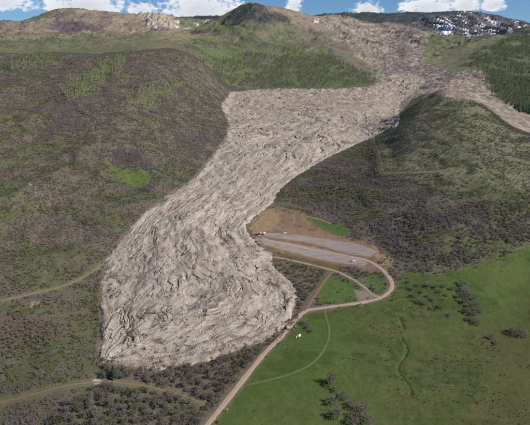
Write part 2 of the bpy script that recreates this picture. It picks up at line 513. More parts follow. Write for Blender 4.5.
lay(region([(30, 302), (40, 301), (42, 306), (32, 307)], 2, 2, 12), (0.30, 0.25, 0.17), 0.6)

STANDS = [([(64, 92), (70, 78), (85, 74), (100, 66), (118, 58), (128, 54), (126, 62), (108, 76), (96, 88), (80, 100), (68, 102)], 150, 'pale green aspen in the long diagonal stand on the left hillside', 'aspens of the diagonal stand'),
          ([(8, 68), (20, 58), (45, 54), (56, 60), (44, 66), (24, 72)], 50, 'green aspen in the small stand high on the left hillside near the frame edge', 'aspens of the upper left stand'),
          ([(133, 98), (145, 90), (165, 86), (178, 86), (170, 94), (158, 102), (145, 108), (135, 108)], 80, 'green aspen in the stand on the left hillside near the slide', 'aspens of the stand near the slide')]
stand_m = [region(p_[0], 10, 22, 45, 55 + i_) for i_, p_ in enumerate(STANDS)]
stand_all = np.clip(sum(stand_m), 0, 1)
lay(stand_all * sstep(nB + 0.4, -0.2, 0.3), (0.110, 0.130, 0.050), 0.55)

# ---- the far country (mesa, peak, scar)
far = sstep(Yg, 2150, 2350)
n4 = fbm(wx / 420, wy / 420, 5, 90)
n5 = fbm(wx / 110, wy / 150, 5, 95)
lay(far, (0.150, 0.138, 0.078))
lay(far * sstep(n4 + 0.4 * n5, -0.15, 0.35), (0.105, 0.122, 0.054), 0.8)
farR = region([(455, 100), (483, 85), (480, 60), (470, 45), (490, 38), (545, 24), (680, 20), (700, 132), (540, 126), (510, 110)], 25, 30, 120)
lay(farR, (0.088, 0.104, 0.044), 0.9)
hillpale = region([(425, 60), (432, 46), (460, 38), (500, 36), (484, 48), (470, 66), (452, 72)], 60, 40, 150)
lay(hillpale, (0.155, 0.148, 0.082), 0.85)
mtn = region([(-60, 30), (0, 24), (45, 17), (62, 8), (100, 9), (140, 12), (172, 16), (200, 26), (170, 34), (120, 32), (60, 36), (0, 40), (-60, 45)], 60, 90, 260)
lay(mtn, (0.215, 0.172, 0.120), 0.92)
lay(mtn * sstep(fbm(wx / 150, wy / 420, 4, 101), 0.28, 0.45), (0.120, 0.088, 0.092), 0.8)
lay(region([(45, 28), (55, 20), (80, 23), (105, 30), (98, 33), (60, 31)], 25, 60, 200), (0.105, 0.072, 0.085), 0.9)
cliff = region([(137, 14), (150, 15), (174, 17), (177, 26), (160, 30), (148, 27)], 30, 40, 120)
lay(cliff, (0.33, 0.27, 0.215), 0.85)
lay(cliff * sstep(fbm(X / 26, Yg / 160, 3, 111), 0.1, 0.35), (0.14, 0.11, 0.105), 0.8)
cen = region([(205, 62), (180, 45), (200, 33), (235, 26), (262, 16), (300, 26), (330, 40), (355, 58), (374, 76), (372, 88), (330, 91), (245, 92), (224, 84)], 40, 50, 200)
lay(cen, (0.098, 0.122, 0.044), 0.9)
lay(cen * sstep(n5 + 0.4 * n4, -0.05, 0.4), (0.165, 0.142, 0.090), 0.75)
lay(cen * sstep(fbm(wx / 80, wy / 140, 4, 175), 0.1, 0.35), (0.125, 0.098, 0.090), 0.75)
lay(region([(300, 22), (335, 38), (360, 60), (374, 78), (360, 78), (340, 58), (315, 42), (296, 30)], 40, 60, 150), (0.155, 0.125, 0.100), 0.75)
lay(region([(175, 32), (205, 33), (208, 38), (180, 41), (160, 40)], 40, 40, 150), (0.225, 0.185, 0.115), 0.7)
peakD = region([(222, 20), (236, 9), (248, 4), (260, 4.5), (270, 9), (280, 15), (286, 20), (268, 24), (240, 23)], 25, 60, 160)
peakB = region([(258, 6), (280, 9), (300, 12), (320, 15), (335, 15), (352, 36), (330, 34), (305, 26), (282, 18), (268, 12)], 40, 50, 160)
lay(peakB, (0.205, 0.160, 0.120), 0.9)
lay(peakD, (0.062, 0.060, 0.054), 0.92)
mesa = region([(330, 14), (400, 12), (470, 12), (500, 17), (540, 26), (520, 34), (490, 37), (440, 34), (420, 30), (400, 24), (365, 21), (340, 17)], 40, 60, 200)
mesa = np.maximum(mesa, sstep(Yg, 5300, 5600) * (gu > 0.08))
lay(mesa, (0.045, 0.050, 0.055))
lay(sstep(Yg, 6200, 6500) * (gu < -0.02), (0.03, 0.04, 0.03))
rockm = mesa * region([(425, 16), (480, 14), (520, 22), (512, 34), (470, 37), (430, 34), (415, 24)], 60, 120, 300)
lay(rockm, (0.078, 0.074, 0.080), 0.9)
lay(rockm * sstep(n5, 0.1, 0.4), (0.18, 0.145, 0.125), 0.6)
snow_n = fbm((X * 0.9 + Yg * 0.25) / 60, (Yg - X * 0.6) / 330, 4, 121)
lay(rockm * sstep(snow_n, 0.38, 0.50), (0.80, 0.81, 0.84))
for p in ([(313, 19), (319, 18), (320, 22), (314, 23)], [(328, 17), (331, 17), (331, 20)], [(204, 19), (208, 19), (208, 23), (204, 23)], [(195, 23), (201, 22), (201, 25), (196, 26)],
          [(175, 22), (178, 22), (178, 28), (176, 28)], [(148, 25), (151, 25), (151, 28), (149, 28)], [(352, 21), (357, 21), (356, 24)], [(322, 22), (326, 22), (325, 26), (322, 26)], [(185, 27), (190, 27), (190, 29)]):
    lay(region(p, 8, 30, 30) * sstep(fbm(X / 18, Yg / 18, 3, 189), -0.15, 0.1), (0.66, 0.65, 0.63), 0.8)

SCAR_PX = [(376, 86), (398, 94), (412, 90), (430, 91), (445, 94), (470, 103), (500, 118), (545, 138), (640, 158), (640, 132), (545, 121), (508, 101), (494, 89), (488, 75), (478, 69), (458, 72), (440, 69), (424, 62), (424, 46), (430, 34), (415, 28), (395, 23), (365, 21), (345, 16), (332, 15), (318, 17), (322, 26), (334, 36), (348, 47), (362, 60), (374, 73), (377, 82)]
scar = region(SCAR_PX, 18, 36, 120)
behind = sstep(gu, 0.2, 0.215) * sstep(Yg, 1330, 1420) * (hill_r < 0) * (Yg < 2250) * sstep(0.62 - 0.0003 * (Yg - 1300) - gu, 0, 0.05)
scar = np.maximum(scar, behind)
scar_w = np.maximum(scar, sstep(slide_d, -30, 10))
lay(scar, (0.225, 0.180, 0.140))
n6 = np.zeros(X.shape)
msc = scar > 0.01
n6[msc] = fbm(X[msc] / 16, Yg[msc] / 26, 4, 137, 0.65) + 0.5 * fbm(wx[msc] / 60, wy[msc] / 120, 3, 138)
lay(scar * sstep(0.7 * n5 + fbm(wx / 45, wy / 80, 4, 131), 0.05, 0.45), (0.150, 0.120, 0.112), 0.85)
lay(scar * region([(395, 26), (430, 32), (424, 46), (424, 62), (440, 69), (470, 72), (440, 86), (410, 84), (395, 60), (380, 40)], 60, 90, 220), (0.118, 0.100, 0.098), 0.85)
lay(scar * sstep(fbm(wx / 90, wy / 60, 4, 141), 0.28, 0.5), (0.36, 0.29, 0.22), 0.6)
lay(scar * sstep(n6, 0.2, 0.5), (0.110, 0.090, 0.086), 0.6)
lay(scar * sstep(fbm(wx / 70, wy / 160, 4, 139) - 0.1, 0.15, 0.4), (0.095, 0.102, 0.055), 0.6)
lay(scar * sstep(-n6, 0.2, 0.5), (0.37, 0.30, 0.235), 0.6)
lay(np.maximum(0, sstep(slide_d, -12, 6)) * (Yg > 1900), (0.33, 0.27, 0.21), 0.8)
# broken ground in the scar
Z = Z + scar_w * sstep(Yg, 1500, 2300) * (5.0 * (ridged(wx / 95, wy / 75, 5, 150, 0.58) - 1.1) + 2.6 * fbm(X / 26, Yg / 26, 4, 155, 0.6))
# cliffs on the two rims
Z = Z + cliff * 22 * ridged(X / 60, Yg / 400, 3, 160) + rockm * 34 * (ridged((X + 0.5 * Yg) / 170, Yg / 700, 4, 165) - 0.9)

# ------------------------------------------------------------------ materials
def new_mat(name):
    m = bpy.data.materials.new(name)
    m.use_nodes = True
    t = m.node_tree
    t.nodes.clear()
    out = t.nodes.new('ShaderNodeOutputMaterial')
    b = t.nodes.new('ShaderNodeBsdfPrincipled')
    b.inputs['Roughness'].default_value = 0.95
    b.inputs['Specular IOR Level'].default_value = 0.1
    t.links.new(b.outputs[0], out.inputs[0])
    return m, NB(t), b


def land_mat(name, bump=0.5, var=0.5, fine=0.8):
    m, k, b = new_mat(name)
    col = k.n('ShaderNodeAttribute', attribute_name='albedo').outputs['Color']
    pos = k.n('ShaderNodeNewGeometry').outputs['Position']
    a = k.noise(pos, fine, 6, 0.72)
    c = k.noise(pos, fine * 0.13, 5, 0.65)
    v = k.m('ADD', k.m('MULTIPLY', k.m('SUBTRACT', a, 0.5), 1.6 * var), k.m('MULTIPLY', k.m('SUBTRACT', c, 0.5), 1.4 * var))
    e = k.noise(pos, fine * 0.4, 5, 0.7)
    v = k.m('ADD', v, k.m('MULTIPLY', k.m('SUBTRACT', e, 0.5), 1.3 * var))
    v = k.m('ADD', 1.0, v)
    cc = k.n('ShaderNodeCombineXYZ')
    for i in range(3):
        k.put(cc.inputs[i], v)
    col = k.mix(1.0, col, cc.outputs[0], 'MULTIPLY')
    k.put(b.inputs['Base Color'], col)
    bp = k.n('ShaderNodeBump')
    bp.inputs['Strength'].default_value = bump
    bp.inputs['Distance'].default_value = 0.6
    k.put(bp.inputs['Height'], k.m('ADD', a, k.m('MULTIPLY', c, 2.0)))
    k.t.links.new(bp.outputs[0], b.inputs['Normal'])
    return m


def simple_mat(name, col, rough=0.9, var=0.25, scale=1.0, spec=0.1, metal=0.0):
    m, k, b = new_mat(name)
    pos = k.n('ShaderNodeTexCoord').outputs['Object']
    a = k.noise(pos, scale, 5, 0.65)
    c = tuple(col)
    k.put(b.inputs['Base Color'], k.mix(a, tuple(x * (1 - var) for x in c), tuple(min(1, x * (1 + var)) for x in c)))
    b.inputs['Roughness'].default_value = rough
    b.inputs['Specular IOR Level'].default_value = spec
    b.inputs['Metallic'].default_value = metal
    return m


M_LAND = land_mat('land', 0.5, 0.45, 0.9)
M_FAR = land_mat('far_land', 0.6, 0.5, 0.06)
M_SLIDE = land_mat('landslide_debris', 0.9, 0.36, 0.55)


def tag(o, label=None, cat=None, group=None, kind=None):
    if label:
        o['label'] = label
    if cat:
        o['category'] = cat
    if group:
        o['group'] = group
    if kind:
        o['kind'] = kind
    return o


def grid_normals(x, y, z):
    e1 = np.stack([np.gradient(a, axis=1) for a in (x, y, z)], -1)
    e2 = np.stack([np.gradient(a, axis=0) for a in (x, y, z)], -1)
    n = np.cross(e1, e2)
    return n / (np.linalg.norm(n, axis=-1, keepdims=True) + 1e-12)


def grid_mesh(name, x, y, z, alb, keep, mat):
    """quads of a lattice where keep is true, with albedo as an attribute and shared normals"""
    nv, nu = x.shape
    idx = np.arange(nv * nu).reshape(nv, nu)
    q = np.stack([idx[:-1, :-1], idx[:-1, 1:], idx[1:, 1:], idx[1:, :-1]], -1)[keep]
    used, inv = np.unique(q.ravel(), return_inverse=True)
    co = np.stack([x.ravel(), y.ravel(), z.ravel()], 1)[used]
    nm = grid_normals(x, y, z).reshape(-1, 3)[used]
    me = bpy.data.meshes.new(name)
    nf = len(q)
    me.vertices.add(len(co))
    me.vertices.foreach_set('co', co.astype(np.float32).ravel())
    me.loops.add(nf * 4)
    me.loops.foreach_set('vertex_index', inv.astype(np.int32))
    me.polygons.add(nf)
    me.polygons.foreach_set('loop_start', np.arange(0, nf * 4, 4, dtype=np.int32))
    me.polygons.foreach_set('use_smooth', np.ones(nf, bool))
    me.update(calc_edges=True)
    at = me.attributes.new('albedo', 'FLOAT_COLOR', 'POINT')
    c4 = np.ones((len(co), 4), np.float32)
    c4[:, :3] = np.clip(alb.reshape(-1, 3)[used], 0, 0.9)
    at.data.foreach_set('color', c4.ravel())
    me.normals_split_custom_set_from_vertices(nm.astype(np.float32))
    me.materials.append(mat)
    o = bpy.data.objects.new(name, me)
    C.objects.link(o)
    return o


# ------------------------------------------------------------------ the land, split by landform
fc = lambda a: a[:-1, :-1]
is_far = (Yg > 2120) | ((gu > 0.1) & (hill_r < 0) & (Yg > 1250) & (slide_d < 0))
is_field = (sdist(X, Yg, hits(FIELD_PX), 60) > -3)
is_right = (hill_r > -3) & ~is_field
is_left = (gu < 0.0) & (Yg > 430) & (slide_d < 30)
reg = np.zeros(X.shape, int)
reg[is_left] = 1
reg[is_right] = 2
reg[is_field] = 3
reg[is_far] = 4
deep = (slide_d > 25) & (Yg < 2000)         # covered by the debris, never seen
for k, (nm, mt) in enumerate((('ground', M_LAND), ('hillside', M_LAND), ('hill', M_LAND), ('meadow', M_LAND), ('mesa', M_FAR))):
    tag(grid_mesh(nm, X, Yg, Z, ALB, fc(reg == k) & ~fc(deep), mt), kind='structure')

# ------------------------------------------------------------------ the landslide tongue: a thick lobe of broken debris
flow = smooth_line(hits(FLOW_PX), 20.0)
sy0, sy1 = slide_poly[:, 1].min() - 4, slide_poly[:, 1].max() + 10
su = slide_poly[:, 0] / slide_poly[:, 1]
LU, LV = 760, 860
sU = np.linspace(su.min() - 0.004, su.max() + 0.004, LU)
sQ = np.linspace(Qf(sy0), Qf(sy1), LV)
sY = np.interp(sQ, _qt, _yt)
a_u, a_y = np.meshgrid(sU, sY)
sX, sYg = a_u * a_y, a_y
sd_ = np.full(sX.shape, -50.0)
near = bil(slide_d, (a_u - U0) / (U1 - U0) * (NU - 1), (Qf(a_y) - QQ[0]) / (QQ[-1] - QQ[0]) * (NV - 1))
mk = (near > -25) & (near < 60)
sd_[mk] = sdist(sX[mk], sYg[mk], slide_poly, 80)
sd_ = np.where(near >= 60, near, sd_)
rim_m = (sd_ > -25) & (sd_ < 60)
sd_[rim_m] += 3.6 * fbm(sX[rim_m] / 17, sYg[rim_m] / 17, 4, 201) + 5.0 * sstep(sYg[rim_m], 700, 1600) * fbm(sX[rim_m] / 45, sYg[rim_m] / 45, 4, 203)
# flow coordinates: distance along and across the path of the debris
best = np.full(sX.shape, 1e12)
s_al = np.zeros(sX.shape)
s_ac = np.zeros(sX.shape)
acc = 0.0
for i in range(len(flow) - 1):
    a, b = flow[i], flow[i + 1]
    d = b - a
    L = np.linalg.norm(d)
    t = ((sX - a[0]) * d[0] + (sYg - a[1]) * d[1]) / (L * L)
    tcl = np.clip(t, 0, 1)
    ex, ey = sX - a[0] - tcl * d[0], sYg - a[1] - tcl * d[1]
    dist = ex * ex + ey * ey
    m = dist < best
    best[m] = dist[m]
    s_al[m] = (acc + tcl * L)[m]
    s_ac[m] = ((-d[1] * ex + d[0] * ey) / L)[m]
    acc += L
del ex, ey, dist, t, tcl
DEBRIS = [   # bands in the debris: clay, ochre, pale silt
    ((0.258, 0.222, 0.186), 26, 110, 311, -0.1, 0.45, 0.8), ((0.262, 0.206, 0.158), 34, 90, 321, 0.15, 0.5, 0.6), ((0.375, 0.328, 0.272), 20, 70, 331, 0.15, 0.5, 0.75)]


def debris(x, y, sa, sc, sdg, dl, dr, K):
    """relief in metres and colour of the debris for blocks of size K"""
    ln = lambda v: v / K
    x1, y1 = x / K, y / K
    W1, W2 = fbm(x1 / 70, y1 / 70, 3, 211), fbm(x1 / 70, y1 / 70, 3, 221)
    W3, W4 = fbm(x1 / 20, y1 / 20, 3, 231), fbm(x1 / 20, y1 / 20, 3, 241)
    wa_ = 10 + 34 * sstep(y, 1000, 1350)
    al, ac = sa / K + wa_ * W1 + 2 * W3, sc / K + wa_ * W2 + 2 * W4
    ed = sdg / K + 17 * W2 + 2.5 * W4
    rough_m = 0.35 + 0.65 * sstep(fbm(x1 / 80, y1 / 80, 3, 243), -0.2, 0.35)
    toe_f = sstep(sa + 50 * W1, 300, 150)
    am1 = 0.35 + 1.1 * sstep(fbm(ac / 40, al / 90, 2, 247), -0.3, 0.4)
    long_r = am1 * (0.75 * (ridged(ac / 12, al / 120, 4, 251, 0.48) - 1.0) + 0.8 * (ridged(ac / 31, al / 150, 2, 253, 0.5) - 0.8))
    fold_r = am1 * (0.65 * (ridged(ed / 12, (al + ac) / 100, 4, 261, 0.48) - 1.0) + 0.9 * (ridged(ed / 29, (al + ac) / 120, 2, 263, 0.5) - 0.8))
    mixr = long_r * (1 - toe_f) + fold_r * toe_f
    hum = fbm(ac / 42, al / 110, 3, 271)
    blk = ridged(x1 / 7 + 0.8 * W3, y1 / 7 + 0.8 * W4, 3, 281) - 1.0
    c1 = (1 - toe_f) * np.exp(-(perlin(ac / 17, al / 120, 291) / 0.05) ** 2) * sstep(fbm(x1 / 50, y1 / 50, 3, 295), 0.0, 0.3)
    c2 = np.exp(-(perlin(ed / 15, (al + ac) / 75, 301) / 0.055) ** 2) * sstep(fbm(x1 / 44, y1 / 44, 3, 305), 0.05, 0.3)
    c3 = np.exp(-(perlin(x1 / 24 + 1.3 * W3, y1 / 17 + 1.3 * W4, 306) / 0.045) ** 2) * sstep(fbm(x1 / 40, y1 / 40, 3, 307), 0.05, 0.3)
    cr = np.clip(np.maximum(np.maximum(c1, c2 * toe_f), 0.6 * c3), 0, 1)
    scarp = sstep(np.abs(perlin(ac / 30, al / 60, 308)), 0.0, 0.22)          # steps with one steep side
    rel = K * ((0.2 + 0.8 * rough_m) * (1.35 * mixr + 0.13 * blk) + 2.4 * hum + 0.6 * scarp - 2.7 * cr * (0.5 + 0.5 * rough_m))
    col = np.empty(x.shape + (3,))
    col[:] = (0.342, 0.296, 0.246)

    def lay_(mask, c, k):
        mm = np.clip(mask * k, 0, 1)[..., None]
        col[:] = col * (1 - mm) + mm * np.asarray(c)
    for c, wa, wl_, sd2, lo, hi_, k in DEBRIS:
        lay_(sstep(fbm(ac / wa, al / wl_, 4, sd2), lo, hi_), c, k)
    inn_ = sstep(sdg, 1, 9)
    bx, by = np.where(toe_f > 0.5, ed, ac), np.where(toe_f > 0.5, al + ac, al)
    lay_(sstep(fbm(bx / 8, by / 75, 4, 341) + 0.5 * W1, 0.32, 0.54) * inn_, (0.165, 0.128, 0.104), 0.8)
    lay_(sstep(fbm(bx / 6, by / 80, 3, 343) - 0.3 * W2, 0.35, 0.55) * inn_, (0.415, 0.362, 0.300), 0.7)
    lay_(sstep(fbm(x1 / 15 + W3, y1 / 12 + W4, 5, 351) + 0.35 * W2, 0.62, 0.85) * inn_, (0.135, 0.105, 0.098), 0.75)
    lay_(sstep(perlin(ac / 5, al / 26, 355) + 0.4 * W4, 0.45, 0.7) * inn_, (0.22, 0.172, 0.14), 0.5)
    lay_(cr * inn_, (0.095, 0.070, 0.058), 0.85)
    return rel, col


live = sd_ > -5
# lateral place between the two margins: the streamlines of the debris follow them
iL = SLIDE_PX.index((102, 363))
iR = SLIDE_PX.index((424, 80))
left_m = smooth_line(hits(SLIDE_PX[iL:] + SLIDE_PX[:iR]), 14.0)
right_m = smooth_line(hits(SLIDE_PX[iR:iL + 1]), 14.0)
dL_, dR_ = seg_dist(sX[live], sYg[live], left_m, False), seg_dist(sX[live], sYg[live], right_m, False)
s_ac[live] = (dL_ - dR_) / (dL_ + dR_ + 1e-6) * (120 + 110 * sstep(sYg[live], 900, 1500))
fx, fy, fa_, fcx, fd = sX[live], sYg[live], s_al[live], s_ac[live], sd_[live]
bl = sstep(fy + 60 * fbm(fx / 90, fy / 90, 2, 207), 640, 1250)
rel = np.zeros(fx.shape)
colr = np.zeros(fx.shape + (3,))
for K_, wgt_ in ((0.62, 1 - bl), (1.35, bl)):
    m = wgt_ > 0.001
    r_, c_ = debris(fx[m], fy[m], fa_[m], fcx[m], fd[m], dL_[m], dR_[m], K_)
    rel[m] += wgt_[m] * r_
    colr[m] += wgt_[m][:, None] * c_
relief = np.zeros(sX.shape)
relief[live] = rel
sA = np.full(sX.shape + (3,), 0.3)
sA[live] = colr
inn = sstep(sd_, 0.5, 11)
T = 3.0 * (1 - np.exp(-np.maximum(sd_, 0) / 3.0)) * (1 + 0.5 * fbm(sX / 20, sYg / 20, 2, 209)) + 10.0 * sstep(sd_, 2, 80)
T = T * (1 - 0.8 * sstep(sYg, 1500, 2150))
base = sample(Z, sX, sYg)
sZ = base + T + (0.15 * sstep(sd_, 0, 3) + 0.85 * inn) * relief - 0.5 - 2.5 * sstep(-sd_, 0, 4)


def slay(mask, col, k=1.0):
    global sA
    mm = np.clip(mask * k, 0, 1)[..., None]
    sA = sA * (1 - mm) + mm * np.asarray(col)


# up-valley part is browner and more weathered
slay(sstep(sYg, 1050, 1700), (0.262, 0.212, 0.168), 0.5)
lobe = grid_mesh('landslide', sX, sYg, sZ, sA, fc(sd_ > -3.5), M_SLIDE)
tag(lobe, kind='structure')

# ------------------------------------------------------------------ pad and roads
def strip(name, ln, width, mat, lift=0.25, wobble=0.28):
    d = np.gradient(ln, axis=0)
    d /= np.linalg.norm(d, axis=1, keepdims=True) + 1e-9
    nrm = np.stack([-d[:, 1], d[:, 0]], 1)
    offs = np.array([-0.5, -0.34, -0.17, 0, 0.17, 0.34, 0.5])
    wob = width * (1 + wobble * fbm(ln[:, 0] / 11, ln[:, 1] / 11, 4, 77, 0.7))
    vs, fs = [], []
    for j, o in enumerate(offs):
        p = ln + nrm * (wob * o)[:, None]
        z = sample(Z, p[:, 0], p[:, 1]) + lift * (1.0 - 0.55 * (abs(o) * 2) ** 2)
        if abs(o) == 0.5:
            z = z - lift * 0.75
        vs.append(np.column_stack([p, z]))
    n = len(ln)
    vs = np.vstack(vs)
    for j in range(len(offs) - 1):
        for i in range(n - 1):
            fs.append((j * n + i, j * n + i + 1, (j + 1) * n + i + 1, (j + 1) * n + i))
    me = bpy.data.meshes.new(name)
    me.from_pydata(vs.tolist(), [], [f[::-1] for f in fs])
    uv = me.uv_layers.new(name='across')
    vi = np.zeros(len(me.loops), dtype=np.int32)
    me.loops.foreach_get('vertex_index', vi)
    arr = np.stack([(vi % n) * 0.5, offs[vi // n]], 1).astype(np.float32)
    uv.data.foreach_set('uv', arr.ravel())
    me.materials.append(mat)
    me.shade_smooth()
    o = bpy.data.objects.new(name, me)
    C.objects.link(o)
    return tag(o, kind='structure')


def road_mat(name, col, verge, rut):
    m, k, b = new_mat(name)
    uvn = k.n('ShaderNodeUVMap', uv_map='across').outputs[0]
    sp = k.n('ShaderNodeSeparateXYZ')
    k.put(sp.inputs[0], uvn)
    pos = k.n('ShaderNodeNewGeometry').outputs['Position']
    nz = k.noise(pos, 0.35, 5, 0.65)
    ac_ = k.m('ABSOLUTE', k.m('ADD', sp.outputs[1], k.m('MULTIPLY', k.m('SUBTRACT', nz, 0.5), 0.16)))
    ruts = k.m('MULTIPLY', k.ramp(k.m('ABSOLUTE', k.m('SUBTRACT', ac_, 0.2)), 0.12, 0.02), 1.0)
    c1 = k.mix(k.noise(pos, 1.3, 5, 0.7), tuple(x * 0.78 for x in col), tuple(min(1, x * 1.2) for x in col))
    c1 = k.mix(ruts, c1, rut)
    c1 = k.mix(k.ramp(ac_, 0.34, 0.46), c1, verge)
    k.put(b.inputs['Base Color'], c1)
    return m


SURF = {'pink': road_mat('road_gravel', (0.330, 0.245, 0.200), (0.165, 0.115, 0.080), (0.380, 0.295, 0.245)),
        'brown': road_mat('road_earth', (0.175, 0.105, 0.070), (0.120, 0.085, 0.045), (0.200, 0.125, 0.090)),
        'pale': road_mat('road_dust', (0.270, 0.215, 0.155), (0.150, 0.130, 0.070), (0.310, 0.260, 0.200)),
        'grassy': road_mat('track_grass', (0.085, 0.105, 0.042), (0.058, 0.092, 0.026), (0.135, 0.135, 0.066)),
        'olive': road_mat('track_dry_grass', (0.170, 0.145, 0.082), (0.110, 0.105, 0.052), (0.215, 0.180, 0.120))}
for i, (nm, (pxl, wd, sf)) in enumerate(ROADS.items()):
    strip(nm, road_lines[nm], wd, SURF[sf], 0.25 + 0.004 * i)

# gravel pad with long graded strips
pm, k, b = new_mat('pad_gravel')
pos = k.n('ShaderNodeNewGeometry').outputs['Position']
mp = k.n('ShaderNodeMapping')
mp.inputs['Rotation'].default_value = (0, 0, math.radians(24))
mp.inputs['Scale'].default_value = (0.02, 0.13, 0.2)
k.put(mp.inputs[0], pos)
st = k.noise(mp.outputs[0], 1.0, 4, 0.6)
st2 = k.noise(pos, 0.5, 5, 0.7)
c1 = k.mix(k.ramp(st, 0.3, 0.7), (0.255, 0.230, 0.215), (0.340, 0.298, 0.272))
c1 = k.mix(k.ramp(k.m('ADD', st, k.m('MULTIPLY', st2, 0.15)), 0.60, 0.74), c1, (0.260, 0.170, 0.130))
c1 = k.mix(k.m('MULTIPLY', st2, 0.35), c1, (0.12, 0.105, 0.10))
uvp = k.n('ShaderNodeSeparateXYZ')
k.put(uvp.inputs[0], k.n('ShaderNodeUVMap', uv_map='across').outputs[0])
edge = k.m('ADD', k.m('ABSOLUTE', uvp.outputs[1]), k.m('MULTIPLY', k.m('SUBTRACT', k.noise(pos, 0.14, 6, 0.7), 0.5), 0.5))
c1 = k.mix(k.ramp(edge, 0.36, 0.46), c1, (0.250, 0.150, 0.100))
c1 = k.mix(k.m('MULTIPLY', k.ramp(k.noise(pos, 0.05, 5, 0.65), 0.52, 0.62), 0.6), c1, (0.230, 0.150, 0.105))
k.put(b.inputs['Base Color'], c1)
for nm, pxl, wds, lf in (('gravel_pad', [(254, 239.5), (262, 241.5), (280, 245), (305, 250.5), (330, 256), (352, 261), (366, 264.5)], [14, 22, 30, 33, 32, 26, 12], 0.13),
                         ('gravel_apron', [(257, 234.5), (272, 235), (296, 237.5), (320, 241.5), (345, 247), (362, 251), (374, 254)], [10, 20, 23, 24, 30, 36, 20], 0.15)):
    cl_ = smooth_line(hits(pxl), 3.0)
    wd_ = np.interp(np.linspace(0, 1, len(cl_)), np.linspace(0, 1, len(wds)), wds)
    strip(nm, cl_, wd_, pm, lf, 0.06)

# ------------------------------------------------------------------ plants
def leaf_mat(name, cols, instanced):
    """cols: three tones, mixed by the tint of each plant and a little noise from leaf to leaf"""
    m, k, b = new_mat(name)
    if instanced:
        tint = k.n('ShaderNodeAttribute', attribute_name='tint', attribute_type='INSTANCER').outputs['Fac']
    else:
        tint = k.n('ShaderNodeObjectInfo').outputs['Random']
    c = k.mix(k.m('MULTIPLY', tint, 2.0, clamp=True), cols[0], cols[1])
    c = k.mix(k.m('SUBTRACT', k.m('MULTIPLY', tint, 2.0), 1.0, clamp=True), c, cols[2])
    isl = k.n('ShaderNodeNewGeometry').outputs['Random Per Island']
    v = k.m('ADD', 0.7, k.m('MULTIPLY', isl, 0.6))
    cc = k.n('ShaderNodeCombineXYZ')
    for i in range(3):
        k.put(cc.inputs[i], v)
    c = k.mix(1.0, c, cc.outputs[0], 'MULTIPLY')
    k.put(b.inputs['Base Color'], c)
    tr = k.n('ShaderNodeBsdfTranslucent')
    k.put(tr.inputs[0], c)
    mx = k.n('ShaderNodeMixShader')
    mx.inputs[0].default_value = 0.35
    k.t.links.new(b.outputs[0], mx.inputs[1])
    k.t.links.new(tr.outputs[0], mx.inputs[2])
    out = [n for n in k.t.nodes if n.type == 'OUTPUT_MATERIAL'][0]
    k.t.links.new(mx.outputs[0], out.inputs[0])
    return m


OAK = ((0.258, 0.220, 0.202), (0.225, 0.200, 0.150), (0.155, 0.176, 0.070))
OAKN = ((0.232, 0.192, 0.184), (0.215, 0.184, 0.164), (0.180, 0.160, 0.120))
ASPEN = ((0.260, 0.320, 0.095), (0.330, 0.350, 0.150), (0.200, 0.260, 0.080))
FIR = ((0.030, 0.052, 0.026), (0.042, 0.066, 0.030), (0.056, 0.080, 0.034))
M_OAK_I, M_OAK = leaf_mat('scrub_oak_twigs', OAK, True), leaf_mat('oak_crown', OAKN, False)
M_OAK_G = leaf_mat('leafing_oak_crown', ((0.125, 0.150, 0.055), (0.160, 0.165, 0.070), (0.180, 0.145, 0.070)), False)
M_ASP_I, M_ASP = leaf_mat('aspen_leaves', ((0.120, 0.175, 0.055), (0.165, 0.205, 0.070), (0.210, 0.225, 0.100)), True), leaf_mat('aspen_crown', ASPEN, False)
M_FIR_I, M_FIR = leaf_mat('fir_needles', FIR, True), leaf_mat('fir_crown', FIR, False)
M_SHRUB_I = leaf_mat('meadow_shrub', ((0.110, 0.132, 0.050), (0.130, 0.142, 0.062), (0.170, 0.150, 0.090)), True)
M_BARK = simple_mat('grey_bark', (0.13, 0.105, 0.095), 0.95, 0.3, 3.0)
M_ASPB = simple_mat('pale_bark', (0.50, 0.47, 0.40), 0.9, 0.2, 3.0)


def crown_mesh(name, pts_r, mat, size, flat=1.0, rng=None):
    """small twig- or leaf-sized faces, folded, at the given points"""
    vs, fs = [], []
    for p in pts_r:
        d = Vector((rng.uniform(-1, 1), rng.uniform(-1, 1), rng.uniform(-0.6, 1))).normalized()
        e = d.orthogonal().normalized()
        a = rng.uniform(0, 6.283)
        e = (e * math.cos(a) + d.cross(e) * math.sin(a)).normalized()
        f = d.cross(e)
        s = size * rng.uniform(0.6, 1.35)
        i = len(vs)
        P = Vector(p)
        vs += [tuple(P + e * s), tuple(P + f * s * 0.62 * flat + d * s * 0.25), tuple(P - e * s * 0.9), tuple(P - f * s * 0.62 * flat + d * s * 0.2)]
        fs += [(i, i + 1, i + 2), (i, i + 2, i + 3)]
    me = bpy.data.meshes.new(name)
    me.from_pydata(vs, [], fs)
    me.materials.append(mat)
    return me


def oak_points(rng, n, lobes):
    cs = []
    for k in range(lobes):
        a = 6.283 * k / lobes + rng.uniform(-0.5, 0.5)
        r = rng.uniform(0.08, 0.44)
        cs.append((r * math.cos(a), r * math.sin(a), rng.uniform(0.26, 0.78) * (1.1 - 0.7 * r), rng.uniform(0.11, 0.27)))
    cs.append((rng.uniform(-.1, .1), rng.uniform(-.1, .1), 0.6, 0.24))
    out = []
    while len(out) < n:
        c = rng.choice(cs)
        d = Vector((rng.gauss(0, 1), rng.gauss(0, 1), rng.gauss(0, 1))).normalized()
        r = c[3] * (rng.random() ** 0.4)
        p = (c[0] + d.x * r * 1.12, c[1] + d.y * r * 1.12, c[2] + d.z * r)
        if p[2] > 0.06:
            out.append(p)
    return out


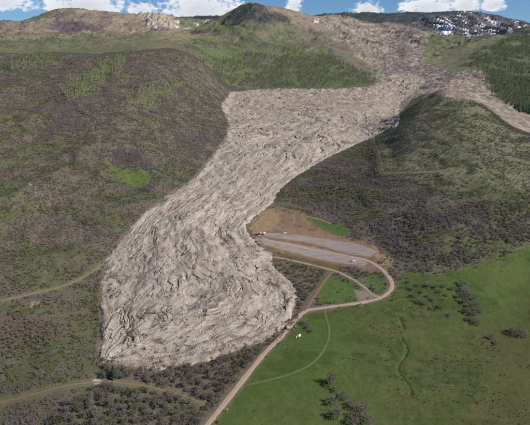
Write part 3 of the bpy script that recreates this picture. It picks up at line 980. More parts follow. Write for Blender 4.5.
def aspen_points(rng, n):
    out = []
    while len(out) < n:
        z = rng.uniform(0.24, 1.0)
        rr = 0.23 * math.sin(math.pi * min(1, (z - 0.2) / 0.82) ** 0.85) + 0.015
        a = rng.uniform(0, 6.283)
        r = rr * math.sqrt(rng.random()) * rng.uniform(0.7, 1.25)
        out.append((r * math.cos(a), r * math.sin(a), z))
    return out


def fir_mesh(name, rng, mat, tiers=9, sides=7):
    vs, fs = [], []
    for k in range(tiers):
        z = 0.10 + 0.88 * k / tiers
        r = 0.25 * (1 - k / tiers) ** 0.8 + 0.02
        for j in range(sides):
            a = 6.283 * (j + rng.random()) / sides
            rr = r * rng.uniform(0.75, 1.2)
            c, s = math.cos(a), math.sin(a)
            w_ = rr * 0.42
            i = len(vs)
            vs += [(0, 0, z + 0.13), (c * rr * .6 - s * w_, s * rr * .6 + c * w_, z + 0.03), (c * rr, s * rr, z - 0.03 * rng.random()), (c * rr * .6 + s * w_, s * rr * .6 - c * w_, z + 0.03)]
            fs += [(i, i + 1, i + 2), (i, i + 2, i + 3)]
    me = bpy.data.meshes.new(name)
    me.from_pydata(vs, [], fs)
    me.materials.append(mat)
    return me


def stems(name, rng, mat, n, top, r0, spread):
    """a tapered trunk that forks into limbs"""
    bm = bmesh.new()

    def tube(p, q, ra, rb, sides=5):
        d = (q - p).normalized()
        e = d.orthogonal().normalized()
        f = d.cross(e)
        A_, B_ = [], []
        for k in range(sides):
            c, s = math.cos(6.283 * k / sides), math.sin(6.283 * k / sides)
            A_.append(bm.verts.new(p + (e * c + f * s) * ra))
            B_.append(bm.verts.new(q + (e * c + f * s) * rb))
        for k in range(sides):
            bm.faces.new((A_[k], A_[(k + 1) % sides], B_[(k + 1) % sides], B_[k]))
        bm.faces.new(B_)
    fork = Vector((rng.uniform(-.02, .02), rng.uniform(-.02, .02), top * 0.35))
    tube(Vector((0, 0, -0.04)), fork, r0, r0 * 0.75, 6)
    for k in range(n):
        a = 6.283 * (k + rng.random() * 0.6) / n
        rr = spread * rng.uniform(0.5, 1.0)
        tube(fork, Vector((rr * math.cos(a), rr * math.sin(a), top * rng.uniform(0.75, 1.0))), r0 * 0.6, r0 * 0.2, 4)
    me = bpy.data.meshes.new(name)
    bm.to_mesh(me)
    bm.free()
    me.materials.append(mat)
    return me


R1 = random.Random(3)
oak_crowns = [crown_mesh('oak_crown', oak_points(R1, 620, 7 + k % 3), M_OAK, 0.036, 1.0, R1) for k in range(8)]
oak_trunks = [stems('oak_trunk', R1, M_BARK, 6, 0.7, 0.028, 0.38) for k in range(8)]
asp_crowns = [crown_mesh('aspen_crown', aspen_points(R1, 130), M_ASP, 0.042, 1.0, R1) for k in range(4)]
asp_trunks = [stems('aspen_trunk', R1, M_ASPB, 3, 0.9, 0.026, 0.05) for k in range(4)]
fir_crowns = [fir_mesh('fir_crown', R1, M_FIR, 11, 8) for k in range(3)]
fir_trunks = [stems('fir_trunk', R1, M_BARK, 2, 0.8, 0.016, 0.01) for k in range(3)]


def place_tree(kind, x, y, size, aspect, label, group, cat, crown_mat=None):
    cr_, tk = {'scrub_oak': (oak_crowns, oak_trunks), 'aspen_tree': (asp_crowns, asp_trunks), 'fir_tree': (fir_crowns, fir_trunks)}[kind]
    i = random.randrange(len(cr_))
    e = bpy.data.objects.new(kind, None)
    e.empty_display_size = 0.3
    e.location = (x, y, float(sample(Z, x, y)) - 0.05)
    e.rotation_euler = (0, 0, random.uniform(0, 6.283))
    e.scale = (size * aspect, size * aspect, size)
    C.objects.link(e)
    tag(e, label, cat, group)
    for nm, me_ in (('trunk', tk[i]), ('crown', cr_[i])):
        o = bpy.data.objects.new(nm, me_)
        o.parent = e
        C.objects.link(o)
        if nm == 'crown' and crown_mat is not None:
            o.material_slots[0].link = 'OBJECT'
            o.material_slots[0].material = crown_mat
    return e


CELL = np.abs(np.gradient(X, axis=1) * np.gradient(Yg, axis=0))
vis_ok = (gu > -0.72) & (gu < 0.72)


def scatter(density, n_max, spacing=0.0):
    """random ground points with the given density per square metre"""
    wgt = (density * CELL * vis_ok).ravel()
    n = int(min(n_max, wgt.sum()))
    if n <= 0:
        return np.zeros((0, 2))
    idx = np.searchsorted(np.cumsum(wgt), RNG.random(n) * wgt.sum())
    idx = np.clip(idx, 0, wgt.size - 1)
    iv, iu = idx // NU, idx % NU
    du = (U1 - U0) / (NU - 1)
    uu = UU[iu] + (RNG.random(n) - 0.5) * du
    q = QQ[iv] + (RNG.random(n) - 0.5) * (QQ[1] - QQ[0])
    y = np.interp(q, _qt, _yt)
    p = np.stack([uu * y, y], 1)
    if spacing > 0:
        cell = {}
        keep = []
        for a, (x_, y_) in enumerate(p):
            kx, ky = int(x_ // spacing), int(y_ // spacing)
            if any((p[j][0] - x_) ** 2 + (p[j][1] - y_) ** 2 < spacing * spacing
                   for ii in (-1, 0, 1) for jj in (-1, 0, 1) for j in cell.get((kx + ii, ky + jj), ())):
                continue
            cell.setdefault((kx, ky), []).append(a)
            keep.append(a)
        p = p[keep]
    return p


gp_m = region([(300, 214), (318, 219), (347, 227), (350, 234), (338, 238), (322, 234), (306, 224)], 3) + region([(366, 277), (378, 275), (386, 283), (384, 291), (374, 289), (366, 284)], 3) + region([(318, 303), (322, 285), (330, 274), (352, 284), (366, 296), (362, 300), (340, 303)], 3)
clear = (1 - 0.94 * np.clip(gp_m, 0, 1)) * sstep(road_d, 2.6, 6.0) * sstep(-slide_d, 0.5, 4) * sstep(-pad_d, 1, 8) * (1 - brown * 0.96)
THICK_PX = [(104, 367), (130, 371), (160, 374), (190, 370), (215, 363), (240, 354), (262, 349), (255, 358), (230, 390), (204, 423), (196, 437), (40, 437), (62, 410), (80, 392), (98, 386)]
thick = region(THICK_PX, 2, 2, 12)
THICK2_PX = [(271, 262), (290, 264), (312, 270), (322, 279), (314, 292), (303, 306), (298, 300), (296, 288), (286, 276)]
thick2 = region(THICK2_PX, 1.5, 2, 10)
used_near = np.zeros(X.shape)

pA = scatter(thick * clear * 0.08, 4000, 4.6)
order = np.argsort(np.hypot(pA[:, 0], pA[:, 1]))[:205]
for x_, y_ in pA[order]:
    g_ = random.random()
    dt_ = float(seg_dist(np.array([x_]), np.array([y_]), road_lines['dirt_road'], False)[0])
    up_ = y_ > float(np.interp(x_, *road_lines['thicket_track'].T[:, np.argsort(road_lines['thicket_track'][:, 0])]))
    where = 'at the edge of the dirt road below the slide toe' if dt_ < 11 else ('close under the slide toe, above the thicket track' if up_ else 'in the thicket below the thicket track, bottom left')
    look = 'olive leafing scrub oak' if g_ < 0.13 else 'bare mauve-grey scrub oak'
    place_tree('scrub_oak', x_, y_, random.uniform(5.0, 7.6), random.uniform(1.0, 1.35), look + ' ' + where, look + 's ' + where, 'tree', M_OAK_G if g_ < 0.13 else None)
pB = scatter(thick2 * clear * 0.06, 1200, 5.6)[:36]
for x_, y_ in pB:
    place_tree('scrub_oak', x_, y_, random.uniform(4.2, 6.0), random.uniform(1.0, 1.25), 'bushy scrub oak in the dark thicket between the slide edge and the brown cut track', 'scrub oaks beside the slide edge', 'tree', M_OAK_G if random.random() < 0.55 else None)
# trees standing by themselves in the fields: (px, py, height, width/height, label, group)
LONE = [
    (331.5, 384, 8.5, 1.25, 'pinkish bare oak standing alone at the top of the row in the green field', None),
    (336, 392, 4.2, 1.2, 'small bare bush just below the topmost oak of the field row', None),
    (344, 399, 6.8, 1.1, 'bare oak in the middle of the field row, above a short gap', None),
    (334, 404, 6.8, 1.1, 'grey bare oak on the left of the field row casting its shadow on grass', None),
    (350, 406, 5.6, 1.1, 'slim bare oak on the right of the field row', None),
    (337, 418, 8.0, 1.15, 'large grey bare oak at the lower left of the field row', None),
    (361, 412, 8.2, 1.2, 'broad bare oak at the right end of the field row', 'oaks at the right end of the field row'),
    (356, 420, 7.4, 1.2, 'broad bare oak at the right end of the field row', 'oaks at the right end of the field row'),
    (366, 422, 7.8, 1.2, 'broad bare oak at the right end of the field row', 'oaks at the right end of the field row'),
    (351, 426, 7.0, 1.2, 'broad bare oak at the right end of the field row', 'oaks at the right end of the field row'),
    (304, 324, 5.0, 1.2, 'grey bush on the grass beside the road junction, above the white trailer', 'bushes beside the road junction'),
    (308, 328, 4.6, 1.2, 'grey bush on the grass beside the road junction, above the white trailer', 'bushes beside the road junction'),
    (311, 332, 3.6, 1.2, 'grey bush on the grass beside the road junction, above the white trailer', 'bushes beside the road junction'),
    (515, 334, 8.0, 1.45, 'lone spreading bare oak at the right edge of the meadow', None),
    (522, 336, 6.5, 1.4, 'smaller bare oak touching the spreading oak at the right edge', None),
    (491, 339, 5.2, 1.2, 'small bare bush on the meadow left of the spreading oak', None),
    (496, 344, 4.0, 1.2, 'tiny bare bush below the small bush left of the spreading oak', None),
]
for px, py, h, asp, lb, gp in LONE:
    x_, y_ = hit(px, py)
    place_tree('scrub_oak', x_, y_, h * 1.2, asp * 1.12, lb, gp, 'tree')
for px, py in [(463, 292), (468, 297), (473, 300), (465, 303), (471, 308), (476, 305), (467, 313), (473, 316), (479, 313), (470, 321), (476, 324), (463, 286), (460, 298)]:
    x_, y_ = hit(px, py)
    place_tree('scrub_oak', x_, y_, random.uniform(6.5, 9.0), 1.4, 'purple-grey bare oak in the dense clump standing in the green meadow', 'oaks of the meadow clump', 'tree')
for px, py in [(412, 290), (417, 286), (422, 293), (428, 297), (433, 301), (440, 293), (446, 296), (424, 304), (431, 309), (418, 303), (440, 308), (449, 316), (414, 297), (436, 288), (428, 287), (444, 287), (409, 283), (452, 290)]:
    x_, y_ = hit(px, py)
    place_tree('scrub_oak', x_, y_, random.uniform(3.6, 5.8), 1.6, 'grey bare shrub in the loose scrub between the road bend and the meadow clump', 'scrub by the road bend', 'tree', M_OAK_G if random.random() < 0.2 else None)
x_, y_ = hit(114, 378)
place_tree('fir_tree', x_, y_, 12.5, 1.15, 'single dark green fir at the lower left corner of the slide toe', None, 'tree')

asp_rest = []
# aspens on the left hillside, drawn out in stands
for rg, (poly, nmax, lb, gp) in zip(stand_m, STANDS):
    p = scatter(rg * sstep(nB + 0.5, -0.2, 0.5) * 0.014, 3000, 5.0)
    RNG.shuffle(p)
    for x_, y_ in p[:nmax]:
        place_tree('aspen_tree', x_, y_, random.uniform(9, 15), random.uniform(0.9, 1.3), lb, gp, 'tree')
    asp_rest.append(p[nmax:])


# ---- the mass of plants nobody could count: points that carry small plants
def cover(name, protos, pts, size, tint, rotmax=6.283, z=None):
    n = len(pts)
    me = bpy.data.meshes.new(name)
    if z is None:
        z = sample(Z, pts[:, 0], pts[:, 1]) - 0.05
    me.vertices.add(n)
    me.vertices.foreach_set('co', np.column_stack([pts, z]).astype(np.float32).ravel())
    for nm, arr in (('sc', size), ('tint', tint), ('rot', RNG.random(n) * rotmax)):
        me.attributes.new(nm, 'FLOAT', 'POINT').data.foreach_set('value', np.asarray(arr, np.float32))
    me.attributes.new('kind', 'INT', 'POINT').data.foreach_set('value', RNG.integers(0, len(protos), n).astype(np.int32))
    o = bpy.data.objects.new(name, me)
    C.objects.link(o)
    ng = bpy.data.node_groups.new(name, 'GeometryNodeTree')
    ng.interface.new_socket('Geometry', in_out='INPUT', socket_type='NodeSocketGeometry')
    ng.interface.new_socket('Geometry', in_out='OUTPUT', socket_type='NodeSocketGeometry')
    nd = ng.nodes
    gi, go = nd.new('NodeGroupInput'), nd.new('NodeGroupOutput')
    jn = nd.new('GeometryNodeJoinGeometry')

    def attr(a, t='FLOAT'):
        q = nd.new('GeometryNodeInputNamedAttribute')
        q.data_type = t
        q.inputs[0].default_value = a
        return q.outputs[0]
    s_, r_, k_ = attr('sc'), attr('rot'), attr('kind', 'INT')
    cx = nd.new('ShaderNodeCombineXYZ')
    ng.links.new(r_, cx.inputs[2])
    for i, pr in enumerate(protos):
        oi = nd.new('GeometryNodeObjectInfo')
        oi.inputs['Object'].default_value = pr
        ip = nd.new('GeometryNodeInstanceOnPoints')
        cmpn = nd.new('FunctionNodeCompare')
        cmpn.data_type = 'INT'
        cmpn.operation = 'EQUAL'
        ng.links.new(k_, cmpn.inputs[2])
        cmpn.inputs[3].default_value = i
        ng.links.new(gi.outputs[0], ip.inputs['Points'])
        ng.links.new(cmpn.outputs[0], ip.inputs['Selection'])
        ng.links.new(oi.outputs['Geometry'], ip.inputs['Instance'])
        ng.links.new(cx.outputs[0], ip.inputs['Rotation'])
        ng.links.new(s_, ip.inputs['Scale'])
        ng.links.new(ip.outputs[0], jn.inputs[0])
    ng.links.new(jn.outputs[0], go.inputs[0])
    md = o.modifiers.new('plants', 'NODES')
    md.node_group = ng
    return o


def proto(name, meshes):
    """one small plant, kept out of the scene, used only as the shape of the cover"""
    bm = bmesh.new()
    mats = []
    for me_ in meshes:
        b0 = len(bm.faces)
        bm.from_mesh(me_)
        bm.faces.ensure_lookup_table()
        mt = me_.materials[0]
        if mt not in mats:
            mats.append(mt)
        for f_ in bm.faces[b0:]:
            f_.material_index = mats.index(mt)
    me2 = bpy.data.meshes.new(name)
    bm.to_mesh(me2)
    bm.free()
    for m_ in mats:
        me2.materials.append(m_)
    return bpy.data.objects.new(name, me2)


R2 = random.Random(9)
oak_protos = [proto('scrub_shape', [crown_mesh('scrub', oak_points(R2, 70, 4), M_OAK_I, 0.105, 1.0, R2)]) for k in range(5)]
dark_protos = [proto('shrub_shape', [crown_mesh('shrub', [(p[0] * 1.3, p[1] * 1.3, p[2] * 0.7) for p in oak_points(R2, 60, 4)], M_SHRUB_I, 0.12, 1.0, R2)]) for k in range(3)]
asp_protos = [proto('aspen_shape', [crown_mesh('aspen', aspen_points(R2, 70), M_ASP_I, 0.060, 1.0, R2), asp_trunks[k]]) for k in range(3)]
fir_protos = [proto('fir_shape', [fir_mesh('fir', R2, M_FIR_I, 6, 6)]) for k in range(3)]

# scrub density
near_land = (Yg < 2300) * (1 - sstep(Yg, 2050, 2250))
dn = np.clip(0.55 + 0.9 * nB + 0.35 * nC - 0.35 * nA, 0.06, 1.0)
bands = sstep(fbm((wx + 0.4 * wy) / 26, wy / 75, 4, 401), -0.25, 0.3)
dens_s = 0.34 * np.clip(dn + 0.15 - 0.25 * (green_near - 0.5), 0.12, 1) * (0.4 + 0.6 * bands) * near_land * (1 - 0.5 * sstep(Yg, 900, 1800))
dens_s = dens_s * (1 - field) * (1 - 0.93 * mead) * (1 - 0.6 * grassL) * clear
dens_s = dens_s * (1 - 0.7 * stand_all) * (1 - 0.35 * crest)
dens_s = dens_s * (1 - thick) * (1 - 0.6 * thick2) * (1 - scar)
dens_s = dens_s * (1.0 + 0.2 * right_f)
dens_s = dens_s * np.where((gu > 0.1) & (hill_r < 0) & (Yg > 1250), 0.0, 1.0)
dens_s = dens_s + 0.10 * thick * clear * 0.6 + 0.0
# dark scrub belt along the foot of the right hill
belt = region([(372, 232), (395, 215), (430, 212), (480, 205), (545, 195), (560, 232), (530, 240), (490, 256), (455, 262), (425, 268), (400, 258), (385, 248)], 12, 14, 35)
dens_s = dens_s + belt * clear * (1 - field) * 0.05
dark_flank = region([(372, 142), (384, 172), (380, 200), (340, 210), (290, 205), (275, 196), (300, 182), (335, 162)], 15, 20, 50)
dens_s = dens_s + dark_flank * clear * 0.04
lowl = region([(-80, 425), (0, 395), (20, 372), (60, 352), (92, 335), (98, 352), (96, 372), (86, 392), (50, 437), (-80, 437)], 8, 12, 25)
dens_s = dens_s + lowl * clear * (1 - thick) * 0.36 * sstep(nB + nC, -0.8, 0.2)
ring = region([(148, 158), (160, 168), (160, 180), (150, 192), (140, 192), (150, 184), (151, 172), (140, 166), (128, 164), (106, 152), (120, 150)], 4, 5, 20)
dens_s = dens_s + ring * 0.06
scat = scatter(dens_s, 360000)
tn = sample(green_near, scat[:, 0], scat[:, 1])
tl = sample(lowl, scat[:, 0], scat[:, 1])
tb = sample(belt + dark_flank * 0.7 + ring + thick, scat[:, 0], scat[:, 1])
tint = np.clip(0.0 + 0.95 * tn + RNG.normal(0, 0.16, len(scat)) - 0.45 * np.clip(tb, 0, 1) - 0.35 * tl, 0, 1)
size = (1.2 + 2.6 * RNG.random(len(scat)) ** 2.0) * (1 + 0.4 * np.clip(tb, 0, 1)) * (1 - 0.3 * tl) * (0.9 + 0.35 * sstep(scat[:, 1], 600, 1600))
print('scrub', len(scat), 'expected', float((dens_s * CELL).sum()))
tag(cover('scrub_cover', oak_protos, scat, size, tint), 'grey-purple and olive scrub covering the hillsides', 'scrub', kind='stuff')

# low shrubs dotted over the rough meadow
creek = region(CREEK_BAND, 2.0, 2.0, 12)
dm = field * (0.002 + 0.14 * rough * sstep(nB + nC + 0.8 * nA, 0.0, 0.9) + 0.10 * creek) * clear
bush = scatter(dm, 22000)
tag(cover('meadow_shrubs', dark_protos, bush, 0.5 + 1.4 * RNG.random(len(bush)) ** 2.5, np.clip(RNG.normal(0.45, 0.3, len(bush)), 0, 1)), 'low dark shrubs dotted over the rough meadow', 'shrubs', kind='stuff')

# far woods
wood_c = region([(205, 66), (212, 58), (240, 52), (270, 55), (300, 58), (330, 55), (350, 62), (372, 76), (372, 85), (330, 88.5), (245, 88), (224, 81)], 20, 45, 120)
wood_c2 = region([(190, 56), (200, 40), (240, 38), (280, 44), (300, 38), (310, 50), (260, 58), (215, 60)], 30, 50, 120) * sstep(n5, 0.1, 0.5)
wood_r = region([(500, 100), (488, 84), (484, 72), (500, 74), (545, 80), (680, 90), (680, 120), (545, 118), (520, 112)], 20, 25, 90)
wood_r2 = region([(470, 68), (474, 54), (496, 44), (515, 38), (530, 32), (680, 28), (680, 84), (530, 80), (490, 74)], 25, 60, 120) * sstep(n5 + 0.45, 0.1, 0.5)
wood_l = region([(-60, 54), (0, 50), (60, 48), (110, 47), (100, 36), (50, 34), (0, 36), (-60, 40)], 60, 90, 220) * sstep(n5 + 0.15, 0.05, 0.4)
pc = scatter((wood_c * 0.009 * sstep(n5 + 0.5, 0.0, 0.5) + wood_c2 * 0.006 + wood_l * 0.003 + wood_r * 0.010 + wood_r2 * 0.008), 40000)
pc = np.vstack([pc] + asp_rest)
tag(cover('aspen_wood', asp_protos, pc, RNG.uniform(9, 17, len(pc)), np.clip(RNG.normal(0.6, 0.28, len(pc)), 0, 1)), 'fresh green aspen woods on the hills behind the slide', 'woods', kind='stuff')
rimwood = mesa * (1 - rockm) * sstep(Yg, 5000, 5400) + 0.35 * rockm * sstep(n5, 0.0, 0.4) * sstep(0.2 - snow_n, 0, 0.15) + sstep(Yg, 6200, 6600) * (gu < -0.02)
hillt = region([(425, 52), (430, 44), (440, 40), (425, 38)], 20, 30, 90)
dd_ = wood_c * 0.0016 * sstep(n4 + 0.2, 0, 0.5) + wood_r * 0.022 + wood_r2 * 0.016 + peakD * 0.006 + rimwood * 0.006 + cen * 0.0004 + wood_l * 0.0006
dd_ = dd_ + region([(284, 50), (300, 48), (304, 52), (290, 58), (278, 60)], 20, 25, 90) * 0.006 + region([(288, 24), (302, 28), (300, 32), (286, 28)], 20, 40, 100) * 0.005
dd_ = dd_ + region([(46, 15), (60, 9), (64, 14), (54, 18)], 20, 50, 150) * 0.004
pf = scatter(dd_, 80000)
sel = (np.abs(pf[:, 0] / pf[:, 1]) < 0.62) & (pf[:, 1] < 3600)
cand = np.where(sel)[0]
cand = cand[np.argsort(pf[cand, 1])][:220]
for x_, y_ in pf[cand]:
    rr = x_ / y_ > 0.3
    place_tree('fir_tree', x_, y_, random.uniform(9, 16), random.uniform(0.9, 1.3),
               'dark fir in the forest beyond the right hand debris track' if rr else 'dark fir among aspens on the slope right behind the slide',
               'firs beyond the debris track' if rr else 'firs behind the slide', 'tree')
pf = np.delete(pf, cand, 0)
tag(cover('fir_forest', fir_protos, pf, RNG.uniform(6, 14, len(pf)), RNG.random(len(pf))), 'dark fir forest on the far hills and mesa rim', 'forest', kind='stuff')

# broken blocks and torn-up brush lying on and spilling from the debris
M_ROCK = simple_mat('mudstone', (0.36, 0.29, 0.225), 0.95, 0.3, 0.8)
M_SNAG = simple_mat('torn_brush', (0.115, 0.088, 0.072), 0.95, 0.3, 0.8)


def rock_mesh(name, rng):
    bm = bmesh.new()
    bmesh.ops.create_icosphere(bm, subdivisions=1, radius=0.5)
    for v in bm.verts:
        v.co *= rng.uniform(0.65, 1.2)
        v.co.z = v.co.z * 0.75 + 0.15
    me_ = bpy.data.meshes.new(name)
    bm.to_mesh(me_)
    bm.free()
    me_.materials.append(M_ROCK)
    return me_


rock_protos = [proto('rock_shape', [rock_mesh('rock', R2)]) for k in range(4)]
snag_protos = [proto('snag_shape', [crown_mesh('snag', [(p[0], p[1], p[2] * 0.5) for p in oak_points(R2, 40, 4)], M_SNAG, 0.13, 0.35, R2)]) for k in range(3)]


def on_slide(n, lo, hi, ymax, clump):
    """random points on the debris between two distances from its edge, with their heights"""
    uu = RNG.uniform(sU[0], sU[-1], n * 8)
    yy = 1.0 / RNG.uniform(1.0 / ymax, 1.0 / sY[0], n * 8)
    fu_ = (uu - sU[0]) / (sU[-1] - sU[0]) * (LU - 1)
    fv_ = (Qf(yy) - sQ[0]) / (sQ[-1] - sQ[0]) * (LV - 1)
    dd2 = bil(sd_, fu_, fv_)
    ok = (dd2 > lo) & (dd2 < hi) & (fbm(uu * yy / 22, yy / 22, 3, 501) + 0.5 * RNG.random(n * 8) > clump)
    ok = np.where(ok)[0][:n]
    zz = np.maximum(bil(sZ, fu_[ok], fv_[ok]), sample(Z, uu[ok] * yy[ok], yy[ok]))
    return np.stack([uu[ok] * yy[ok], yy[ok]], 1), zz - 0.1


p1, z1_ = on_slide(5000, 1, 400, 1500, 0.25)
p2, z2_ = on_slide(2600, -5, 6, 1300, 0.2)
pr, zr = np.vstack([p1, p2]), np.concatenate([z1_, z2_])
tag(cover('debris_blocks', rock_protos, pr, 0.4 + 1.5 * RNG.random(len(pr)) ** 4, RNG.random(len(pr)), z=zr), 'pale broken blocks strewn over the slide and along its edge', 'rubble', kind='stuff')
p1, z1_ = on_slide(1300, 4, 400, 1700, 0.6)
p2, z2_ = on_slide(2600, -7, 3, 1500, 0.0)
pr, zr = np.vstack([p1, p2]), np.concatenate([z1_, z2_])
tag(cover('torn_brush', snag_protos, pr, RNG.uniform(1.5, 4.0, len(pr)), RNG.random(len(pr)), z=zr), 'dark torn-up brush caught in the slide and along its edge', 'brush', kind='stuff')

# ------------------------------------------------------------------ vehicles and small things
M_WHITE = simple_mat('white_paint', (0.78, 0.78, 0.77), 0.35, 0.04, 2.0, 0.5)
M_MAROON = simple_mat('maroon_paint', (0.09, 0.018, 0.018), 0.35, 0.1, 2.0, 0.5)
M_GLASS = simple_mat('dark_glass', (0.02, 0.024, 0.03), 0.08, 0.1, 2.0, 0.6)
M_TYRE = simple_mat('tyre_rubber', (0.02, 0.02, 0.02), 0.85, 0.2, 4.0)
M_STEEL = simple_mat('grey_steel', (0.32, 0.32, 0.33), 0.45, 0.1, 3.0, 0.5, 0.8)
M_LAMP = simple_mat('lamp_lens', (0.6, 0.58, 0.5), 0.15, 0.1, 3.0, 0.5)
M_RED = simple_mat('tail_lens', (0.35, 0.02, 0.02), 0.2, 0.1, 3.0, 0.5)


def prism(bm, prof, y0, y1, taper=0.0, ztop=None):
    """side profile (x, z) drawn across the width y0..y1; upper points pulled in by taper"""
    zs = [p[1] for p in prof]
    z0, z1 = min(zs), max(zs)
    L_, R_ = [], []
    for x, z in prof:
        t = taper * (z - z0) / (z1 - z0 + 1e-6)
        L_.append(bm.verts.new((x, y0 + t, z)))
        R_.append(bm.verts.new((x, y1 - t, z)))
    n = len(prof)
    bm.faces.new(L_)
    bm.faces.new(R_[::-1])
    for i in range(n):
        bm.faces.new((L_[(i + 1) % n], L_[i], R_[i], R_[(i + 1) % n]))


def finish(bm, name, mat, parent, bevel=0.0):
    bmesh.ops.recalc_face_normals(bm, faces=bm.faces)
    if bevel:
        bmesh.ops.bevel(bm, geom=list(bm.edges), offset=bevel, segments=1, affect='EDGES')
    me = bpy.data.meshes.new(name)
    bm.to_mesh(me)
    bm.free()
    me.materials.append(mat)
    o = bpy.data.objects.new(name, me)
    o.parent = parent
    C.objects.link(o)
    return o


def box(name, mat, parent, x0, x1, y0, y1, z0, z1, bevel=0.0):
    bm = bmesh.new()
    prism(bm, [(x0, z0), (x1, z0), (x1, z1), (x0, z1)], y0, y1)
    return finish(bm, name, mat, parent, bevel)


def wheel(parent, x, y, r=0.4, w_=0.28):
    for nm, rad, ww, mt in (('tyre', r, w_, M_TYRE), ('rim', r * 0.58, w_ + 0.03, M_STEEL)):
        bm = bmesh.new()
        bmesh.ops.create_cone(bm, cap_ends=True, segments=18, radius1=rad, radius2=rad, depth=ww)
        bmesh.ops.rotate(bm, verts=bm.verts, cent=(0, 0, 0), matrix=__import__('mathutils').Matrix.Rotation(math.pi / 2, 3, 'X'))
        bmesh.ops.translate(bm, verts=bm.verts, vec=(x, y, r))
        if nm == 'tyre':
            wh = finish(bm, 'wheel', mt, parent)
        else:
            finish(bm, 'rim', mt, wh)


def root(name, px, py, heading, label, cat, group=None, lift=0.2):
    x, y = hit(px, py)
    e = bpy.data.objects.new(name, None)
    e.location = (x, y, float(sample(Z, x, y)) + lift)
    e.rotation_euler = (0, 0, math.radians(heading))
    C.objects.link(e)
    return tag(e, label, cat, group)


def pickup(px, py, heading, label, paint):
    t = root('pickup_truck', px, py, heading, label, 'truck')
    bm = bmesh.new()
    prism(bm, [(-2.9, .55), (2.75, .55), (2.9, .7), (2.88, 1.12), (1.55, 1.22), (1.45, 1.25), (-2.9, 1.25)], -0.98, 0.98)
    finish(bm, 'body', paint, t, 0.04)
    bm = bmesh.new()
    prism(bm, [(-0.95, 1.26), (1.4, 1.26), (0.75, 1.92), (-0.75, 1.95)], -0.93, 0.93, 0.14)
    cab = finish(bm, 'cab', paint, t, 0.04)
    bm = bmesh.new()
    prism(bm, [(1.36, 1.34), (1.40, 1.34), (0.83, 1.88), (0.79, 1.88)], -0.80, 0.80, 0.06)
    finish(bm, 'windscreen', M_GLASS, cab)
    for s in (-1, 1):
        bm = bmesh.new()
        prism(bm, [(-0.75, 1.36), (1.10, 1.36), (0.68, 1.82), (-0.66, 1.84)], min(s * 0.86, s * 0.90), max(s * 0.86, s * 0.90))
        for v in bm.verts:
            v.co.y -= s * 0.14 * (v.co.z - 1.36) / 0.6
        finish(bm, 'side_window', M_GLASS, cab)
        box('headlight', M_LAMP, t, 2.84, 2.915, s * 0.72 - 0.16, s * 0.72 + 0.16, 0.82, 1.02)
        box('tail_light', M_RED, t, -2.93, -2.88, s * 0.86 - 0.08, s * 0.86 + 0.08, 0.85, 1.15)
        box('mirror', paint, cab, 1.05, 1.2, s * 1.03 - 0.1, s * 1.03 + 0.1, 1.3, 1.5)
    box('bed_liner', M_TYRE, t, -2.78, -1.05, -0.82, 0.82, 1.2, 1.262)
    box('bumper', M_STEEL, t, 2.80, 2.98, -0.95, 0.95, 0.42, 0.62, 0.03)
    for x in (-1.9, 1.9):
        for s in (-1, 1):
            wheel(t, x, s * 0.86)
    return t


def box_truck(px, py, heading, label):
    t = root('box_truck', px, py, heading, label, 'truck')
    box('chassis', M_STEEL, t, -3.4, 3.0, -0.5, 0.5, 0.55, 0.85)
    box('cargo_box', M_WHITE, t, -3.5, 1.2, -1.2, 1.2, 0.9, 3.2, 0.05)
    bm = bmesh.new()
    prism(bm, [(1.35, .6), (3.3, .6), (3.4, 1.3), (2.7, 1.5), (2.2, 2.4), (1.35, 2.45)], -1.0, 1.0, 0.1)
    cab = finish(bm, 'cab', M_WHITE, t, 0.05)
    bm = bmesh.new()
    prism(bm, [(2.70, 1.55), (2.76, 1.55), (2.32, 2.32), (2.26, 2.32)], -0.82, 0.82, 0.04)
    finish(bm, 'windscreen', M_GLASS, cab)
    for s in (-1, 1):
        box('side_window', M_GLASS, cab, 1.6, 2.3, s * 0.94 - 0.02, s * 0.94 + 0.02, 1.55, 2.2)
        box('headlight', M_LAMP, t, 3.33, 3.42, s * 0.75 - 0.15, s * 0.75 + 0.15, 0.85, 1.05)
    for x in (-2.3, 2.3):
        for s in (-1, 1):
            wheel(t, x, s * 0.95, 0.45, 0.3)


pickup(257, 235.2, 170, 'dark maroon pickup parked tight against the slide edge on the gravel pad', M_MAROON)
pickup(260.5, 233.8, 105, 'white pickup between the maroon pickup and the box truck on the pad', M_WHITE)
box_truck(264.5, 234.5, 80, 'white box truck beside the slide edge on the gravel pad')
pickup(284.5, 233.6, 10, 'white pickup alone on the back edge of the gravel pad', M_WHITE)
pickup(353.2, 261.8, 5, 'white pickup near the right end of the pad, below the loop road', M_WHITE)


def trailer(px, py, heading, label):
    t = root('livestock_trailer', px, py, heading, label, 'trailer', None, 0.0)
    box('deck', M_STEEL, t, -2.6, 2.6, -1.1, 1.1, 0.55, 0.7)
    box('body', M_WHITE, t, -2.55, 2.5, -1.05, 1.05, 0.72, 2.2, 0.06)
    box('drawbar', M_STEEL, t, 2.6, 4.2, -0.08, 0.08, 0.5, 0.62)
    for s in (-1, 1):
        box('vent_slot', M_TYRE, t, -2.2, 2.2, s * 1.05 - 0.012, s * 1.05 + 0.012, 1.6, 1.8)
        for x in (-0.6, 0.45):
            wheel(t, x, s * 1.15, 0.36, 0.22)
    return t


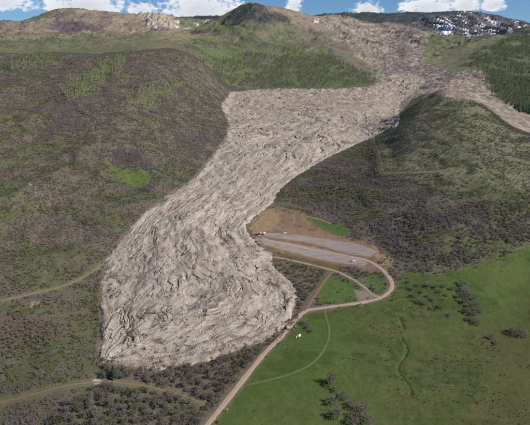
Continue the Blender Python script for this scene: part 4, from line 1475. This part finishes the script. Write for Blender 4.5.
trailer(299.5, 336.6, 68, 'white trailer parked on the green field below the slide toe').scale = (0.85, 0.75, 0.75)
t = root('pipe_rack', 296.8, 337.4, 60, 'narrow white pipe lying on stands left of the white trailer', 'pipe', None, 0.0)
bm = bmesh.new()
bmesh.ops.create_cone(bm, cap_ends=True, segments=12, radius1=0.35, radius2=0.35, depth=4.2)
bmesh.ops.rotate(bm, verts=bm.verts, cent=(0, 0, 0), matrix=__import__('mathutils').Matrix.Rotation(math.pi / 2, 3, 'Y'))
bmesh.ops.translate(bm, verts=bm.verts, vec=(0, 0, 0.75))
finish(bm, 'pipe', M_WHITE, t)
for x in (-1.4, 1.4):
    box('stand', M_STEEL, t, x - 0.08, x + 0.08, -0.4, 0.4, -0.1, 0.5)

M_WOOD = simple_mat('weathered_wood', (0.42, 0.38, 0.30), 0.9, 0.2, 4.0)
t = root('marker_post', 227.5, 411.5, 0, 'pale marker post in the grass beside the dirt road', 'post', None, 0.0)
box('post', M_WOOD, t, -0.16, 0.16, -0.16, 0.16, -0.3, 3.0, 0.03)
box('sign_panel', M_WHITE, t, -0.55, 0.55, -0.22, -0.17, 1.9, 2.8, 0.01)

# blocks of pale mudstone at the lip of the toe


def boulder(px, py, size, label, group=None):
    x, y = hit(px, py)
    bm = bmesh.new()
    bmesh.ops.create_icosphere(bm, subdivisions=3, radius=1.0)
    ox = random.uniform(0, 50)
    for v in bm.verts:
        c = v.co
        k_ = 1 + 0.28 * float(perlin(c.x * 1.4 + ox, c.y * 1.4 + c.z)) + 0.12 * float(perlin(c.x * 4 + ox, c.z * 4 - c.y * 3))
        c *= k_
        c.z = max(-0.55, min(0.75, c.z))
        c.x *= 1.25
    bmesh.ops.scale(bm, verts=bm.verts, vec=(size, size, size))
    o = finish(bm, 'boulder', M_ROCK, None)
    o.location = (x, y, float(sample(Z, x, y)) + size * 0.4)
    o.rotation_euler = (0, 0, random.uniform(0, 6))
    tag(o, label, 'boulder', group)


boulder(287.8, 328.5, 2.2, 'pale pinkish boulder at the slide toe beside the road junction')
boulder(295.3, 327.2, 0.9, 'small grey boulder on the grass edge below the road junction bushes')

# ------------------------------------------------------------------ haze
hz = bpy.data.meshes.new('haze')
zlo, zhi = float(Z.min()) - 1.0, max(float(Z.max()) + 40.0, CAM_H + 20)
xm = U1 * Y1 + 60
bm = bmesh.new()
bmesh.ops.create_cube(bm, size=1.0)
for v in bm.verts:
    v.co = ((v.co.x) * 2 * xm, -120 + (v.co.y + 0.5) * (Y1 + 220), zlo + (v.co.z + 0.5) * (zhi - zlo))
bm.to_mesh(hz)
bm.free()
hm = bpy.data.materials.new('haze')
hm.use_nodes = True
ht = hm.node_tree
ht.nodes.clear()
pv = ht.nodes.new('ShaderNodeVolumePrincipled')
pv.inputs['Color'].default_value = (0.72, 0.84, 1.0, 1)
pv.inputs['Density'].default_value = 0.000010
pv.inputs['Anisotropy'].default_value = 0.2
if 'Density Attribute' in pv.inputs:
    pv.inputs['Density Attribute'].default_value = ''
hm.cycles.homogeneous_volume = True
oo = ht.nodes.new('ShaderNodeOutputMaterial')
ht.links.new(pv.outputs[0], oo.inputs['Volume'])
hz.materials.append(hm)
hzo = bpy.data.objects.new('haze', hz)
C.objects.link(hzo)
tag(hzo, kind='stuff')
